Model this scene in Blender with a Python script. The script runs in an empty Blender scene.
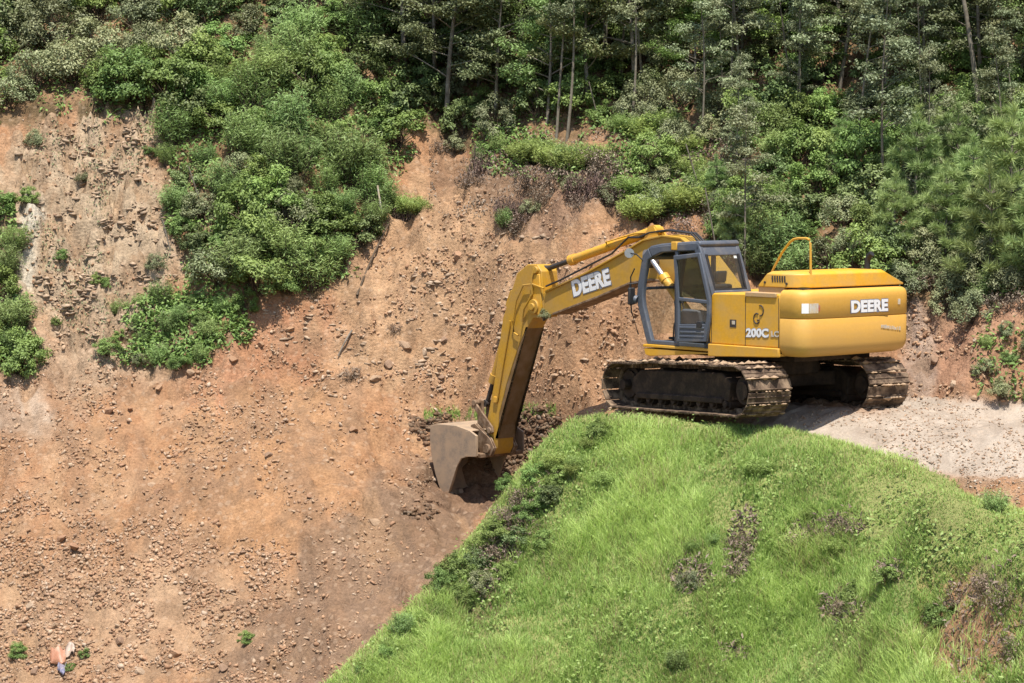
import bpy, bmesh, math, random
import numpy as np
from mathutils import Vector, Matrix
rad = math.radians
sc = bpy.context.scene
COL = sc.collection
rng = np.random.default_rng(7)
random.seed(7)

# ---------------------------------------------------------------- camera
FOC, CAMZ = 2280.0, 3.8
PITCH = math.atan((341.5 - 190) / FOC)
cd = bpy.data.cameras.new('camera'); cam = bpy.data.objects.new('camera', cd); COL.objects.link(cam)
cd.sensor_width = 36.0; cd.lens = FOC / 1024 * 36.0; cd.clip_start = 0.5; cd.clip_end = 2000
cam.location = (0, 0, CAMZ); cam.rotation_euler = (math.pi / 2 - PITCH, 0, 0)
sc.camera = cam
CC, CS = math.cos(PITCH), math.sin(PITCH)

def rays(px, py):
    a = (np.asarray(px, float) - 512) / FOC; b = -(np.asarray(py, float) - 341.5) / FOC
    return np.stack([a, CC + b * CS, -CS + b * CC], -1)

def at(px, py, Y):
    r = rays(px, py); return np.array([0, 0, CAMZ]) + r * (np.asarray(Y, float)[..., None] / r[..., 1:2])

def project(P):
    x, y, z = P[..., 0], P[..., 1], P[..., 2] - CAMZ
    d = y * CC - z * CS; u = y * CS + z * CC
    return 512 + FOC * x / d, 341.5 - FOC * u / d

# ---------------------------------------------------------------- light
SUN = Vector((0.03, -0.335, 0.94)).normalized()
w = bpy.data.worlds.new('World'); sc.world = w; w.use_nodes = True
nt = w.node_tree; bg = nt.nodes['Background']
sky = nt.nodes.new('ShaderNodeTexSky'); sky.sky_type = 'NISHITA'; sky.sun_disc = False
sky.sun_elevation = math.asin(SUN.z); sky.sun_rotation = math.atan2(SUN.x, SUN.y)
nt.links.new(sky.outputs[0], bg.inputs[0]); bg.inputs[1].default_value = 0.12
sl = bpy.data.lights.new('sun', 'SUN'); sl.energy = 5.0; sl.angle = rad(0.53); sl.color = (1.0, 0.95, 0.87)
so = bpy.data.objects.new('sun', sl); COL.objects.link(so)
so.rotation_euler = SUN.to_track_quat('Z', 'Y').to_euler(); so.location = (0, 0, 60)
sc.view_settings.view_transform = 'Standard'; sc.view_settings.look = 'None'
sc.view_settings.exposure = 0.72; sc.view_settings.gamma = 1.0

# ---------------------------------------------------------------- helpers
def tag(o, label=None, cat=None, group=None, kind=None):
    if label: o['label'] = label
    if cat: o['category'] = cat
    if group: o['group'] = group
    if kind: o['kind'] = kind
    return o

def empty(name, loc=(0, 0, 0), rz=0.0):
    o = bpy.data.objects.new(name, None); COL.objects.link(o)
    o.location = loc; o.rotation_euler = (0, 0, rz); o.empty_display_size = 0.2
    return o

def link(name, me, mat=None, parent=None):
    o = bpy.data.objects.new(name, me); COL.objects.link(o)
    if mat is not None and len(me.materials) == 0: me.materials.append(mat)
    if parent is not None: o.parent = parent
    return o

def mesh_np(name, V, F, attrs=None, smooth=False):
    """V (n,3) and F (m,k) arrays -> mesh; attrs: name -> (n,) floats or (n,3) colours."""
    me = bpy.data.meshes.new(name)
    V = np.ascontiguousarray(V, np.float32); F = np.ascontiguousarray(F, np.int32)
    n, k = F.shape
    me.vertices.add(len(V)); me.vertices.foreach_set('co', V.ravel())
    me.loops.add(n * k); me.loops.foreach_set('vertex_index', F.ravel())
    me.polygons.add(n); me.polygons.foreach_set('loop_start', np.arange(0, n * k, k, dtype=np.int32))
    me.polygons.foreach_set('loop_total', np.full(n, k, np.int32))
    if smooth: me.polygons.foreach_set('use_smooth', np.ones(n, bool))
    me.update(calc_edges=True)
    for an, a in (attrs or {}).items():
        a = np.asarray(a, np.float32)
        if a.ndim == 1:
            me.attributes.new(an, 'FLOAT', 'POINT').data.foreach_set('value', a)
        else:
            a4 = np.concatenate([a, np.ones((len(a), 1), np.float32)], 1)
            me.attributes.new(an, 'FLOAT_COLOR', 'POINT').data.foreach_set('color', np.ascontiguousarray(a4).ravel())
    return me

def _hash(ix, iy, seed):
    h = (ix.astype(np.int64) * 374761393 + iy.astype(np.int64) * 668265263 + seed * 1274126177) & 0xffffffff
    h = ((h ^ (h >> 13)) * 1274126177) & 0xffffffff
    h = h ^ (h >> 16)
    return (h & 0xffff) / 65535.0

def vnoise(x, y, seed=0):
    x = np.asarray(x, float); y = np.asarray(y, float)
    ix = np.floor(x); iy = np.floor(y); fx = x - ix; fy = y - iy
    fx = fx * fx * fx * (fx * (fx * 6 - 15) + 10); fy = fy * fy * fy * (fy * (fy * 6 - 15) + 10)
    a = _hash(ix, iy, seed); b = _hash(ix + 1, iy, seed); c = _hash(ix, iy + 1, seed); d = _hash(ix + 1, iy + 1, seed)
    return (a + (b - a) * fx) * (1 - fy) + (c + (d - c) * fx) * fy - 0.5      # -0.5..0.5

def fbm(x, y, seed=0, oct=4, gain=0.5):
    s = 0; amp = 1.0
    for i in range(oct):
        s = s + amp * vnoise(x * 2 ** i + i * 17.3, y * 2 ** i - i * 9.1, seed + i); amp *= gain
    return s

def sstep(a, b, x):
    t = np.clip((x - a) / (b - a), 0, 1); return t * t * (3 - 2 * t)

# ---------------------------------------------------------------- materials
def new_mat(name):
    m = bpy.data.materials.new(name); m.use_nodes = True
    t = m.node_tree; b = t.nodes['Principled BSDF']
    return m, t, b

def N(t, typ, **kw):
    n = t.nodes.new(typ)
    for k, v in kw.items(): setattr(n, k, v)
    return n

def noise(t, scale, detail=4, rough=0.55, vec=None):
    n = N(t, 'ShaderNodeTexNoise'); n.inputs['Scale'].default_value = scale
    n.inputs['Detail'].default_value = detail; n.inputs['Roughness'].default_value = rough
    if vec is not None: t.links.new(vec, n.inputs['Vector'])
    return n

def ramp(t, src, stops):
    r = N(t, 'ShaderNodeValToRGB'); cr = r.color_ramp
    while len(cr.elements) < len(stops): cr.elements.new(0.5)
    for e, (p, c) in zip(cr.elements, stops):
        e.position = p; e.color = (*c, 1) if len(c) == 3 else c
    t.links.new(src, r.inputs[0]); return r

def mix(t, fac, a, b, mode='MIX'):
    n = N(t, 'ShaderNodeMix', data_type='RGBA', blend_type=mode)
    for sock, v in ((n.inputs[0], fac), (n.inputs[6], a), (n.inputs[7], b)):
        if hasattr(v, 'is_linked') or hasattr(v, 'links'): t.links.new(v, sock)
        elif isinstance(v, (int, float)): sock.default_value = v
        else: sock.default_value = (*v, 1)
    return n.outputs[2]

def bump(t, b, src, strength, dist):
    n = N(t, 'ShaderNodeBump'); n.inputs['Strength'].default_value = strength; n.inputs['Distance'].default_value = dist
    t.links.new(src, n.inputs['Height']); t.links.new(n.outputs[0], b.inputs['Normal']); return n

def worn_mat(name, col, dust, lo, hi, rough=0.5, scale=3.0, metallic=0.0, var=0.12, spec=0.4):
    """paint or steel with an uneven film of dry dust and small-scale mottling"""
    m, t, b = new_mat(name)
    co = N(t, 'ShaderNodeTexCoord').outputs['Object']
    n1 = noise(t, scale, 6, 0.65, co); n2 = noise(t, scale * 9, 4, 0.6, co)
    base = mix(t, ramp(t, n2.outputs[0], [(0.35, (0, 0, 0)), (0.7, (1, 1, 1))]).outputs[0], tuple(c * (1 - var) for c in col), tuple(min(1, c * (1 + var)) for c in col))
    f = ramp(t, n1.outputs[0], [(lo, (0, 0, 0)), (hi, (1, 1, 1))])
    n3 = noise(t, scale * 3.7, 8, 0.75, co); sc_ = ramp(t, n3.outputs[0], [(0.56, (0, 0, 0)), (0.66, (.32,) * 3)])
    base = mix(t, sc_.outputs[0], base, tuple(.55 * a + .45 * d * .8 for a, d in zip(col, dust)))
    c = mix(t, f.outputs[0], base, dust)
    t.links.new(c, b.inputs['Base Color']); b.inputs['Roughness'].default_value = rough
    b.inputs['Metallic'].default_value = metallic; b.inputs['Specular IOR Level'].default_value = spec
    bump(t, b, n2.outputs[0], 0.15, 0.01)
    return m

def leaf_mat(name, dark, light, trans=0.3, rough=0.55, spread=0.26):
    m, t, b = new_mat(name)
    a = N(t, 'ShaderNodeAttribute', attribute_name='tint')
    r = ramp(t, a.outputs['Fac'], [(0.0, dark), (1.0, light)])
    oi = N(t, 'ShaderNodeObjectInfo')
    mp = N(t, 'ShaderNodeMapRange'); mp.inputs[3].default_value = 1.14 * (1 - spread); mp.inputs[4].default_value = 1.14 * (1 + spread)
    t.links.new(oi.outputs['Random'], mp.inputs[0])
    hs = N(t, 'ShaderNodeHueSaturation'); t.links.new(mp.outputs[0], hs.inputs['Value']); t.links.new(r.outputs[0], hs.inputs['Color'])
    mh = N(t, 'ShaderNodeMapRange'); mh.inputs[3].default_value = 0.479; mh.inputs[4].default_value = 0.512
    mm = N(t, 'ShaderNodeMath', operation='FRACT'); ml = N(t, 'ShaderNodeMath', operation='MULTIPLY'); ml.inputs[1].default_value = 7.31
    t.links.new(oi.outputs['Random'], ml.inputs[0]); t.links.new(ml.outputs[0], mm.inputs[0]); t.links.new(mm.outputs[0], mh.inputs[0]); t.links.new(mh.outputs[0], hs.inputs['Hue'])
    t.links.new(hs.outputs[0], b.inputs['Base Color']); b.inputs['Roughness'].default_value = rough; b.inputs['Specular IOR Level'].default_value = 0.3
    if trans > 0:
        tr = N(t, 'ShaderNodeBsdfTranslucent'); t.links.new(hs.outputs[0], tr.inputs[0])
        ms = N(t, 'ShaderNodeMixShader'); ms.inputs[0].default_value = trans
        t.links.new(b.outputs[0], ms.inputs[1]); t.links.new(tr.outputs[0], ms.inputs[2])
        t.links.new(ms.outputs[0], t.nodes['Material Output'].inputs[0])
    return m

def attr_mat(name, attr, rough=0.9, detail=0.25, scale=14.0, bumpd=0.03, stone=0.0):
    """earth: colour held by the mesh, with finer grain, crumbs and grit from noise"""
    m, t, b = new_mat(name)
    a = N(t, 'ShaderNodeAttribute', attribute_name=attr)
    co = N(t, 'ShaderNodeTexCoord').outputs['Object']
    n1 = noise(t, scale, 10, 0.78, co); n0 = noise(t, 1.3, 5, 0.6, co)
    v = N(t, 'ShaderNodeTexVoronoi', feature='F1'); v.inputs['Scale'].default_value = 13; t.links.new(co, v.inputs['Vector'])
    f1 = ramp(t, n1.outputs[0], [(0.3, (1 - detail,) * 3), (0.7, (1 + detail,) * 3)])
    f0 = ramp(t, n0.outputs[0], [(0.3, (0.84, 0.82, 0.80)), (0.7, (1.16, 1.16, 1.16))])
    c = mix(t, 1.0, a.outputs['Color'], f1.outputs[0], 'MULTIPLY')
    c = mix(t, 1.0, c, f0.outputs[0], 'MULTIPLY')
    if stone > 0:      # paler crumbs of stone in the earth
        vs = N(t, 'ShaderNodeTexVoronoi', feature='F1'); vs.inputs['Scale'].default_value = 8; t.links.new(co, vs.inputs['Vector'])
        sep = N(t, 'ShaderNodeSeparateColor'); t.links.new(vs.outputs['Color'], sep.inputs[0])
        sel = ramp(t, sep.outputs[0], [(0.62, (0, 0, 0)), (0.78, (stone,) * 3)])
        ed = ramp(t, vs.outputs['Distance'], [(0.3, (1, 1, 1)), (0.5, (0, 0, 0))])
        fac = mix(t, 1.0, sel.outputs[0], ed.outputs[0], 'MULTIPLY')
        c = mix(t, fac, c, (0.50, 0.37, 0.26))
    t.links.new(c, b.inputs['Base Color']); b.inputs['Roughness'].default_value = rough; b.inputs['Specular IOR Level'].default_value = 0.15
    add = N(t, 'ShaderNodeMath', operation='ADD'); t.links.new(n1.outputs[0], add.inputs[0])
    mu = N(t, 'ShaderNodeMath', operation='MULTIPLY'); mu.inputs[1].default_value = -0.5
    t.links.new(v.outputs['Distance'], mu.inputs[0]); t.links.new(mu.outputs[0], add.inputs[1])
    bump(t, b, add.outputs[0], 0.8, bumpd)
    return m
# ================================================================ TERRAIN
def tps_fit(P, z, lam=0.002):
    n = len(P); d = np.linalg.norm(P[:, None] - P[None], axis=-1)
    K = np.where(d > 0, d * d * np.log(d + 1e-12), 0) + lam * np.eye(n)
    A = np.zeros((n + 3, n + 3)); A[:n, :n] = K; A[:n, n] = 1; A[:n, n + 1:] = P; A[n:, :n] = A[:n, n:].T
    s = np.linalg.solve(A, np.concatenate([z, np.zeros(3)]))
    def ev(Q):
        out = np.zeros(len(Q))
        for i in range(0, len(Q), 40000):
            q = Q[i:i + 40000]; r2 = ((q[:, None] - P[None]) ** 2).sum(-1)
            out[i:i + 40000] = (0.5 * r2 * np.log(r2 + 1e-12)) @ s[:n] + s[n] + q @ s[n + 1:]
        return out
    return ev

# control points of the hillside, the spoil fan and the road: picture direction + distance
A_CP = [
    # spoil fan
    (0, 683, 40.6), (150, 683, 39.2), (300, 683, 37.8), (0, 600, 42.2), (200, 600, 41.0), (390, 610, 39.0),
    (0, 500, 44.3), (200, 500, 43.2), (350, 500, 42.6), (0, 430, 46.1), (200, 430, 45.6), (340, 430, 45.5),
    (0, 780, 38.5), (200, 780, 36.9), (-250, 683, 43.5), (-250, 500, 47), (420, 470, 45.2), (400, 425, 46.4), (-100, 780, 39.6),
    # foot of the hill
    (0, 375, 47.6), (150, 370, 47.4), (300, 375, 47.2), (400, 390, 46.9), (480, 392, 46.5), (560, 392, 45.5), (620, 388, 44.4), (700, 394, 43.0),
    (-250, 372, 50),
    # left rock face
    (0, 280, 49.2), (100, 280, 49.3), (0, 190, 50.8), (100, 190, 51.0), (60, 110, 52.2), (0, 70, 54.5), (100, 60, 54.5), (0, 0, 57), (0, -150, 63), (-250, 100, 55), (-250, 250, 51), (-250, -100, 62),
    # wooded spur
    (200, 300, 48.4), (250, 250, 48.9), (320, 240, 49.0), (230, 150, 50.9), (300, 100, 52.0), (300, 0, 55.2), (300, -150, 61),
    # hollow with the slide scar
    (420, 300, 47.9), (400, 220, 49.8), (420, 165, 51.6), (430, 100, 53.6), (450, 0, 57), (450, -150, 63),
    # ledge in the middle
    (500, 310, 46.9), (480, 250, 47.9), (500, 190, 49.0), (560, 165, 49.5), (560, 260, 46.7), (560, 320, 45.9), (560, 100, 52.0), (560, 0, 56), (640, 300, 44.9), (640, 210, 46.9), (620, 150, 48.8),
    # bank behind the machine
    (700, 330, 43.6), (700, 240, 45.6), (700, 150, 48.2), (700, 60, 51.8), (700, -120, 59), (850, 300, 42.4), (850, 200, 44.9), (850, 100, 48.0), (850, 0, 52.2), (850, -140, 58.5),
    (930, 340, 41.5), (1000, 330, 40.6), (1024, 402, 39.6), (930, 402, 40.5), (860, 401, 41.5), (790, 399, 42.3), (1024, 300, 40.9), (1024, 200, 43.6), (1024, 100, 46.8), (1024, 0, 51), (1024, -150, 57.2), (1250, 300, 37.0), (1250, 150, 40.5), (1250, 0, 45), (1250, -200, 53),
]
cp = np.array(A_CP, float); PA = at(cp[:, 0], cp[:, 1], cp[:, 2])
ROADW = [(9, 31, -.22), (12, 30, -.2), (8, 36, 0), (9.5, 36.3, 0.0), (6, 37.5, 0), (5.2, 40, 0.02), (3.2, 40.3, 0.0), (3.3, 42.0, -.1), (1.8, 41.6, -.18), (7, 39.8, 0.02), (9.2, 38.3, 0.03), (11.5, 35, .03), (14, 31.5, .05), (14, 27, -.3), (19, 27, -.1), (0.2, 46.3, -.8),
         (-.2, 41.0, -2.5), (.5, 42.0, -2.1), (-1.1, 42.2, -2.6), (.5, 43.0, -2.0), (-.4, 43.3, -2.4), (.75, 45.6, -.66), (-.8, 46.8, -.88), (1.2, 43.6, -.5), (-1.6, 43.4, -2.3), (-30, 47, 3), (-30, 60, 14), (0, 75, 27), (30, 70, 40), (-30, 75, 26), (32, 45, 22), (28, 35, 12), (-25, 35, -7), (-12, 26, -8)]
PA = np.concatenate([PA, np.array(ROADW, float)])
# the grass bank: crest, nose and face
CREST = [(600, 417, 39.3), (660, 421, 38.55), (720, 424, 37.9), (780, 429, 37.1), (850, 447, 35.5), (930, 492, 32.0), (1024, 538, 29.1), (1150, 590, 25.8)]
NOSE = [(570, 421, 39.4), (540, 446, 39.3), (520, 470, 39.0), (470, 540, 38.0), (420, 595, 36.8), (372, 640, 35.9), (328, 683, 35.1), (270, 745, 34.2)]
FACE = [(640, 460, 37.6), (720, 470, 36.6), (800, 480, 35.4), (600, 520, 36.9), (540, 560, 36.9), (700, 540, 35.4), (820, 560, 34.3), (930, 540, 31.6), (600, 610, 35.6), (480, 620, 35.9), (700, 620, 34.3), (820, 640, 33.1), (930, 640, 30.2), (1024, 590, 28.5), (1024, 683, 27.3),
        (400, 683, 35.0), (512, 683, 34.5), (640, 683, 34.0), (760, 683, 33.1), (880, 683, 30.7), (512, 780, 33.2), (760, 780, 31.7), (1000, 800, 26.5), (340, 800, 33.6), (1150, 700, 25.0)]
cr = np.array(CREST); no = np.array(NOSE); fc = np.array(FACE)
Pc = at(cr[:, 0], cr[:, 1], cr[:, 2]); Pn = at(no[:, 0], no[:, 1], no[:, 2]); Pf = at(fc[:, 0], fc[:, 1], fc[:, 2])
back_c = Pc + np.array([0.9, 1.4, -.45]); back_n = Pn + np.array([-.75, 1.0, -1.15]); back_n2 = Pn + np.array([-1.8, 1.9, -2.4])
evB = tps_fit(np.concatenate([Pc, Pn, Pf, back_c, back_n, back_n2, np.array([(-14, 34, -9.), (-8, 30, -8.5), (22, 24, -1.2), (10, 42, -2), (0, 46, -4.), (12, 36, -1.2), (16, 31, -1.2)])])[:, :2],
              np.concatenate([Pc, Pn, Pf, back_c, back_n, back_n2, np.array([(-14, 34, -9.), (-8, 30, -8.5), (22, 24, -1.2), (10, 42, -2), (0, 46, -4.), (12, 36, -1.2), (16, 31, -1.2)])])[:, 2])
under = np.concatenate([Pf[::2], Pn[2::2]]) - np.array([0, 0, 0.9])
PA = np.concatenate([PA, under])
evA = tps_fit(PA[:, :2], PA[:, 2])

gx = np.concatenate([np.arange(-42, -13.0, 0.6), np.arange(-13.0, 13.6, 0.05), np.arange(13.6, 42.1, 0.6)])
gy = np.concatenate([np.arange(18.0, 23.0, .5), np.arange(23.0, 33.5, 0.1), np.arange(33.5, 56.5, 0.05), np.arange(56.5, 62, .15), np.arange(62, 92, 0.6)])
GX, GY = np.meshgrid(gx, gy, indexing='ij'); shp = GX.shape
Q = np.stack([GX.ravel(), GY.ravel()], 1)
hA = evA(Q); hB = evB(Q)
LINE = np.concatenate([Pn[::-1], Pc]); LK = np.array([1.25] * (len(Pn) - 2) + [.9, .6] + [.32] * len(Pc))
def behind_line(q):
    best = np.full(len(q), 1e9); sd = np.zeros(len(q)); zl = np.zeros(len(q)); kk = np.zeros(len(q))
    for i in range(len(LINE) - 1):
        a, b = LINE[i], LINE[i + 1]; ab = b[:2] - a[:2]
        lo = -9 if i == 0 else 0; hi = 9 if i == len(LINE) - 2 else 1
        t = np.clip(((q - a[:2]) @ ab) / (ab @ ab), lo, hi); c = a[:2] + t[:, None] * ab
        d = np.linalg.norm(q - c, axis=1); side = ab[0] * (q[:, 1] - c[:, 1]) - ab[1] * (q[:, 0] - c[:, 0])
        m = d < best; best[m] = d[m]; sd[m] = np.sign(side[m]); zl[m] = (a[2] + t * (b[2] - a[2]))[m]; kk[m] = (LK[i] + np.clip(t, 0, 1) * (LK[i + 1] - LK[i]))[m]
    return best * sd, zl, kk
sdl, zl, kk = behind_line(Q)
hB = np.where(sdl > 0, np.minimum(hB, zl + .03 - kk * sdl), np.minimum(hB, zl + .25 + .1 * sdl))
# the bite that the bucket has taken out of the end of the bench
def seg_d(q, a, b):
    a = np.array(a[:2]); b = np.array(b[:2]); ab = b - a
    t = np.clip(((q - a) @ ab) / (ab @ ab), 0, 1); return np.linalg.norm(q - a - t[:, None] * ab, axis=1)
bite = 1 - sstep(0.72, .90, np.minimum(seg_d(Q, (-1.0, 44.75), (0.65, 44.6)), seg_d(Q, (-.6, 43.9), (.3, 44.0))) + 0.18 * fbm(Q[:, 0] * 2.2, Q[:, 1] * 2.2, 3))
hA = hA - bite * np.maximum(0, hA + 2.18) * 0.95
Z = np.maximum(hA, hB)
PXY = np.stack([Q[:, 0], Q[:, 1], Z], 1)
vx, vy = project(PXY)
onB = (hB > hA)

def blob(px, py, rx, ry, rot=0.0, soft=0.35, wob=0.35, seed=5):
    """0..1 mask of an uneven patch of ground"""
    c, s = math.cos(rad(rot)), math.sin(rad(rot)); dx, dy = vx - px, vy - py
    u = (dx * c + dy * s) / rx; v = (-dx * s + dy * c) / ry
    r = np.sqrt(u * u + v * v) + wob * 2 * fbm(vx / 22., vy / 22., seed, 4)
    return 1 - sstep(1 - soft, 1 + soft, r)

def inpoly(px, py, poly):
    px = np.asarray(px, float); py = np.asarray(py, float); r = np.zeros(px.shape, bool); n = len(poly)
    for i in range(n):
        x0, y0 = poly[i]; x1, y1 = poly[(i + 1) % n]
        if y0 == y1: continue
        c = ((y0 > py) != (y1 > py)) & (px < (x1 - x0) * (py - y0) / (y1 - y0) + x0); r ^= c
    return r

# zones of the place, as seen from the opposite side of the gully
SPUR = [(168, 125), (200, 95), (300, 30), (330, 5), (400, 30), (415, 110), (395, 160), (380, 215), (362, 258), (325, 288), (280, 300), (240, 318), (236, 348), (160, 362), (126, 352), (150, 305), (196, 290), (172, 230), (163, 170)]
TOPLEFT = [(-60, -60), (340, -60), (335, 5), (290, 35), (180, 100), (120, 115), (60, 108), (-60, 130)]
FOREST = [(330, -60), (1100, -60), (1100, 130), (900, 120), (720, 130), (620, 125), (560, 145), (470, 150), (415, 130), (400, 30)]
MIDMIX = [(610, 125), (740, 120), (760, 240), (700, 215), (640, 215), (605, 200), (600, 160)]
RIGHTBANK = [(740, 110), (1100, 120), (1100, 280), (1000, 305), (915, 300), (880, 280), (740, 275), (700, 235), (735, 200)]
LEFTEDGE = [(-60, 200), (15, 210), (22, 260), (12, 300), (35, 345), (30, 372), (-60, 380)]
veg = np.zeros(len(Q))
for k, z in enumerate((SPUR, TOPLEFT, FOREST, RIGHTBANK, LEFTEDGE)):
    wx = vx + 18 * fbm(vx / 30., vy / 30., 41 + k, 3); wy = vy + 18 * fbm(vx / 30., vy / 30., 61 + k, 3)
    veg = np.maximum(veg, inpoly(wx, wy, z) * 1.0)
veg = np.maximum(veg, inpoly(vx, vy, MIDMIX) * sstep(-.1, .15, fbm(vx / 40., vy / 40., 12, 3)))
veg = np.where((Q[:, 1] > 56) | (Q[:, 0] < -13) | ((Q[:, 0] > 12) & (Z > 1.5)), 1.0, veg)
veg = np.where(onB, 0, veg)

# relief -------------------------------------------------------------
x, y = Q[:, 0], Q[:, 1]
flat = sstep(-0.75, -0.5, Z) * (1 - sstep(.05, .2, Z + .1 * fbm(x / .5, y / .5, 19, 3))) * (x > -0.5) * (~onB)
road = flat * sstep(3.6, 4.6, x + .5 * fbm(x / .6, y / .6, 18, 3)) * (vy > 395)
face = blob(85, 230, 105, 130, 8, .3, .3, 3)                   # the bedded rock face
rough = (1 - 0.85 * np.maximum(road, .8 * flat)) * np.where(onB, 0.5, 1.0)
streak = fbm((x * .75 + y * .2) * 3.2 , (y * .8 - x * .55) * .55, 77, 4)
rel = 0.42 * fbm(x / 1.5, y / 1.5, 21, 3) * .7 + 0.22 * fbm(x / .42, y / .42, 22, 4) + 0.12 * fbm(x / .16, y / .16, 23, 3) - 0.16 * np.abs(fbm(x / .26, y / .26, 24, 3)) + 0.24 * streak
crag = np.abs(fbm(x / .55, y / .55, 31, 4)) * -0.28
crag = crag * (1 + .9 * np.exp(-(((vx - 490) / 130) ** 2 + ((vy - 290) / 100) ** 2)))
rel = rel + np.where((vy < 400) & (veg < .5), crag, 0)
Zt = Z + rough * rel * np.where(vy > 395, 0.62, 1.0)
# bedding ledges on the face
bed = (Zt * 2.6 + 0.5 * x * .3 + 1.2 * fbm(x / 1.2, y / 1.2, 51, 3)); fr = bed - np.floor(bed)
led = fbm(x / .42 + .3 * Z, Z / .17, 53, 3); led2 = fbm(x / .8, Z / .30, 54, 3)
Zt = Zt + face * (.15 * sstep(.06, .12, led) + .22 * sstep(.0, .07, led2) - .1)
Zt = Zt + face * (0.42 * (sstep(.2, .7, fr) - fr)) * 1.2 + face * .22 * fbm(x / .3, y / .22, 52, 3)
berm = np.exp(-(((x - 2.7) / 1.3) ** 2 + ((y - 39.0) / .55) ** 2)) * .02
slump = sstep(.15, 1.2, -sdl)
Zt = np.where(onB, Z + berm + slump * (0.30 * fbm(x / 1.3, y / 1.3, 91, 3) + .16 * fbm(x / .5, y / .5, 94, 2)) + .03 * fbm(x / .2, y / .2, 92, 3), Zt)
scarp = blob(968, 628, 52, 58, -38, .25, .35, 8) * onB
Zt = Zt - scarp * (0.35 + .35 * fbm(x / .25, y / .25, 95, 4))
scar2 = blob(508, 540, 20, 62, 28, .3, .5, 9) * onB
Zt = Zt - scar2 * .22
Zt = np.where(road > .5, Z + .05 * fbm(x / .8, y / .8, 14, 3) + .018 * fbm(x / .12, y / .12, 15, 3), Zt)
# wheel and track ruts on the road
Zt = Zt - road * 0.03 * (np.abs(fbm((x * .75 + y * .66) * .35, (y * .75 - x * .66) * 2.2, 16, 2)) > .16)
Zt = np.clip(Zt, -10, 60)
H2 = Zt.reshape(shp)

# earth colours ------------------------------------------------------
n1 = fbm(vx / 60., vy / 60., 101, 4); n2 = fbm(vx / 16., vy / 12., 102, 4)
col = np.empty((len(Q), 3)); col[:] = (0.400, 0.232, 0.137)
def paint(mask, c, amt=1.0):
    global col
    k = (np.clip(mask, 0, 1) * amt)[:, None]; col = col * (1 - k) + np.array(c) * k
paint(sstep(-.05, .35, n1), (0.43, 0.275, 0.175), .8)
paint(sstep(.0, .3, n2), (0.375, 0.195, 0.105), .6)
paint(face, (0.43, 0.335, 0.245)); paint(face * sstep(.05, .3, n2), (0.36, 0.25, 0.165), .8)
paint(blob(30, 240, 14, 40, 10, .4, .4, 6), (0.55, 0.52, 0.46), .8)
paint(blob(60, 360, 120, 28, 0, .5, .4, 7), (0.40, 0.29, 0.21), .8)
paint(blob(10, 415, 50, 22, 0, .5, .4, 10), (0.47, 0.40, 0.34), .7)
paint(blob(260, 350, 75, 40, -15, .5, .4, 11), (0.40, 0.205, 0.125), .8)
paint(blob(450, 260, 140, 95, -30, .5, .4, 12), (0.45, 0.30, 0.19), .75)
paint(blob(600, 330, 90, 60, 0, .5, .4, 13), (0.40, 0.245, 0.15), .7)
paint(blob(690, 225, 60, 18, 0, .5, .4, 14), (0.42, 0.225, 0.125), .8)
paint(blob(960, 350, 75, 45, -35, .5, .4, 15), (0.37, 0.215, 0.15), .8)
paint(blob(920, 360, 18, 45, 0, .5, .5, 16), (0.38, 0.31, 0.27), .7)
paint(blob(260, 490, 130, 80, -42, .5, .4, 17), (0.42, 0.245, 0.135), .7)
paint(blob(90, 620, 190, 70, 0, .6, .4, 18), (0.43, 0.30, 0.205), .7)
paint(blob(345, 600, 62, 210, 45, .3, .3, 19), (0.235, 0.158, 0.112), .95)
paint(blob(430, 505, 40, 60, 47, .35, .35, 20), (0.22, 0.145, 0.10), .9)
paint(bite, (0.15, 0.095, 0.065), .9); paint(blob(532, 440, 34, 34, -30, .4, .4, 27), (0.17, 0.11, 0.075), .85)  # dark soil, painted darker still for the shade on the cut face
paint(sstep(.05, .35, streak) * (vy > 380), (0.275, 0.17, 0.11), .6); paint(sstep(.1, .4, -streak) * (vy > 380), (0.42, 0.27, 0.165), .5)
paint(sstep(.12, .3, fbm(x / .35, y / .35, 140, 3)), (0.27, 0.175, 0.115), .45)
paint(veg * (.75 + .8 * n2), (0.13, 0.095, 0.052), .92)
paint(veg * sstep(.12, .3, n2) * sstep(.0, .2, n1), (0.34, 0.2, 0.12), .8)
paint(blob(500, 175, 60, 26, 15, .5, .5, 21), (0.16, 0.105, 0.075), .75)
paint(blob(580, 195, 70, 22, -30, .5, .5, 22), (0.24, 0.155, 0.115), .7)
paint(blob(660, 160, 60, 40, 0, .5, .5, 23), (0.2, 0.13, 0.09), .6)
paint(road, (0.40, 0.35, 0.31), .94); paint(road * sstep(.02, .25, n2), (0.345, 0.29, 0.25), .7)
paint(road * blob(1010, 495, 80, 16, 0, .5, .3, 24), (0.38, 0.26, 0.18), .8)
paint(onB * 1.0, (0.20, 0.215, 0.085)); paint(scarp, (0.27, 0.16, 0.095)); paint(scar2, (0.10, 0.068, 0.05), .9)
col *= np.where(onB, 1.0, 0.80)[:, None] * np.array([1.0, .965, .88])
col *= (1 + 0.14 * fbm(vx / 3.2, vy / 3.2, 120, 2))[:, None]

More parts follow.
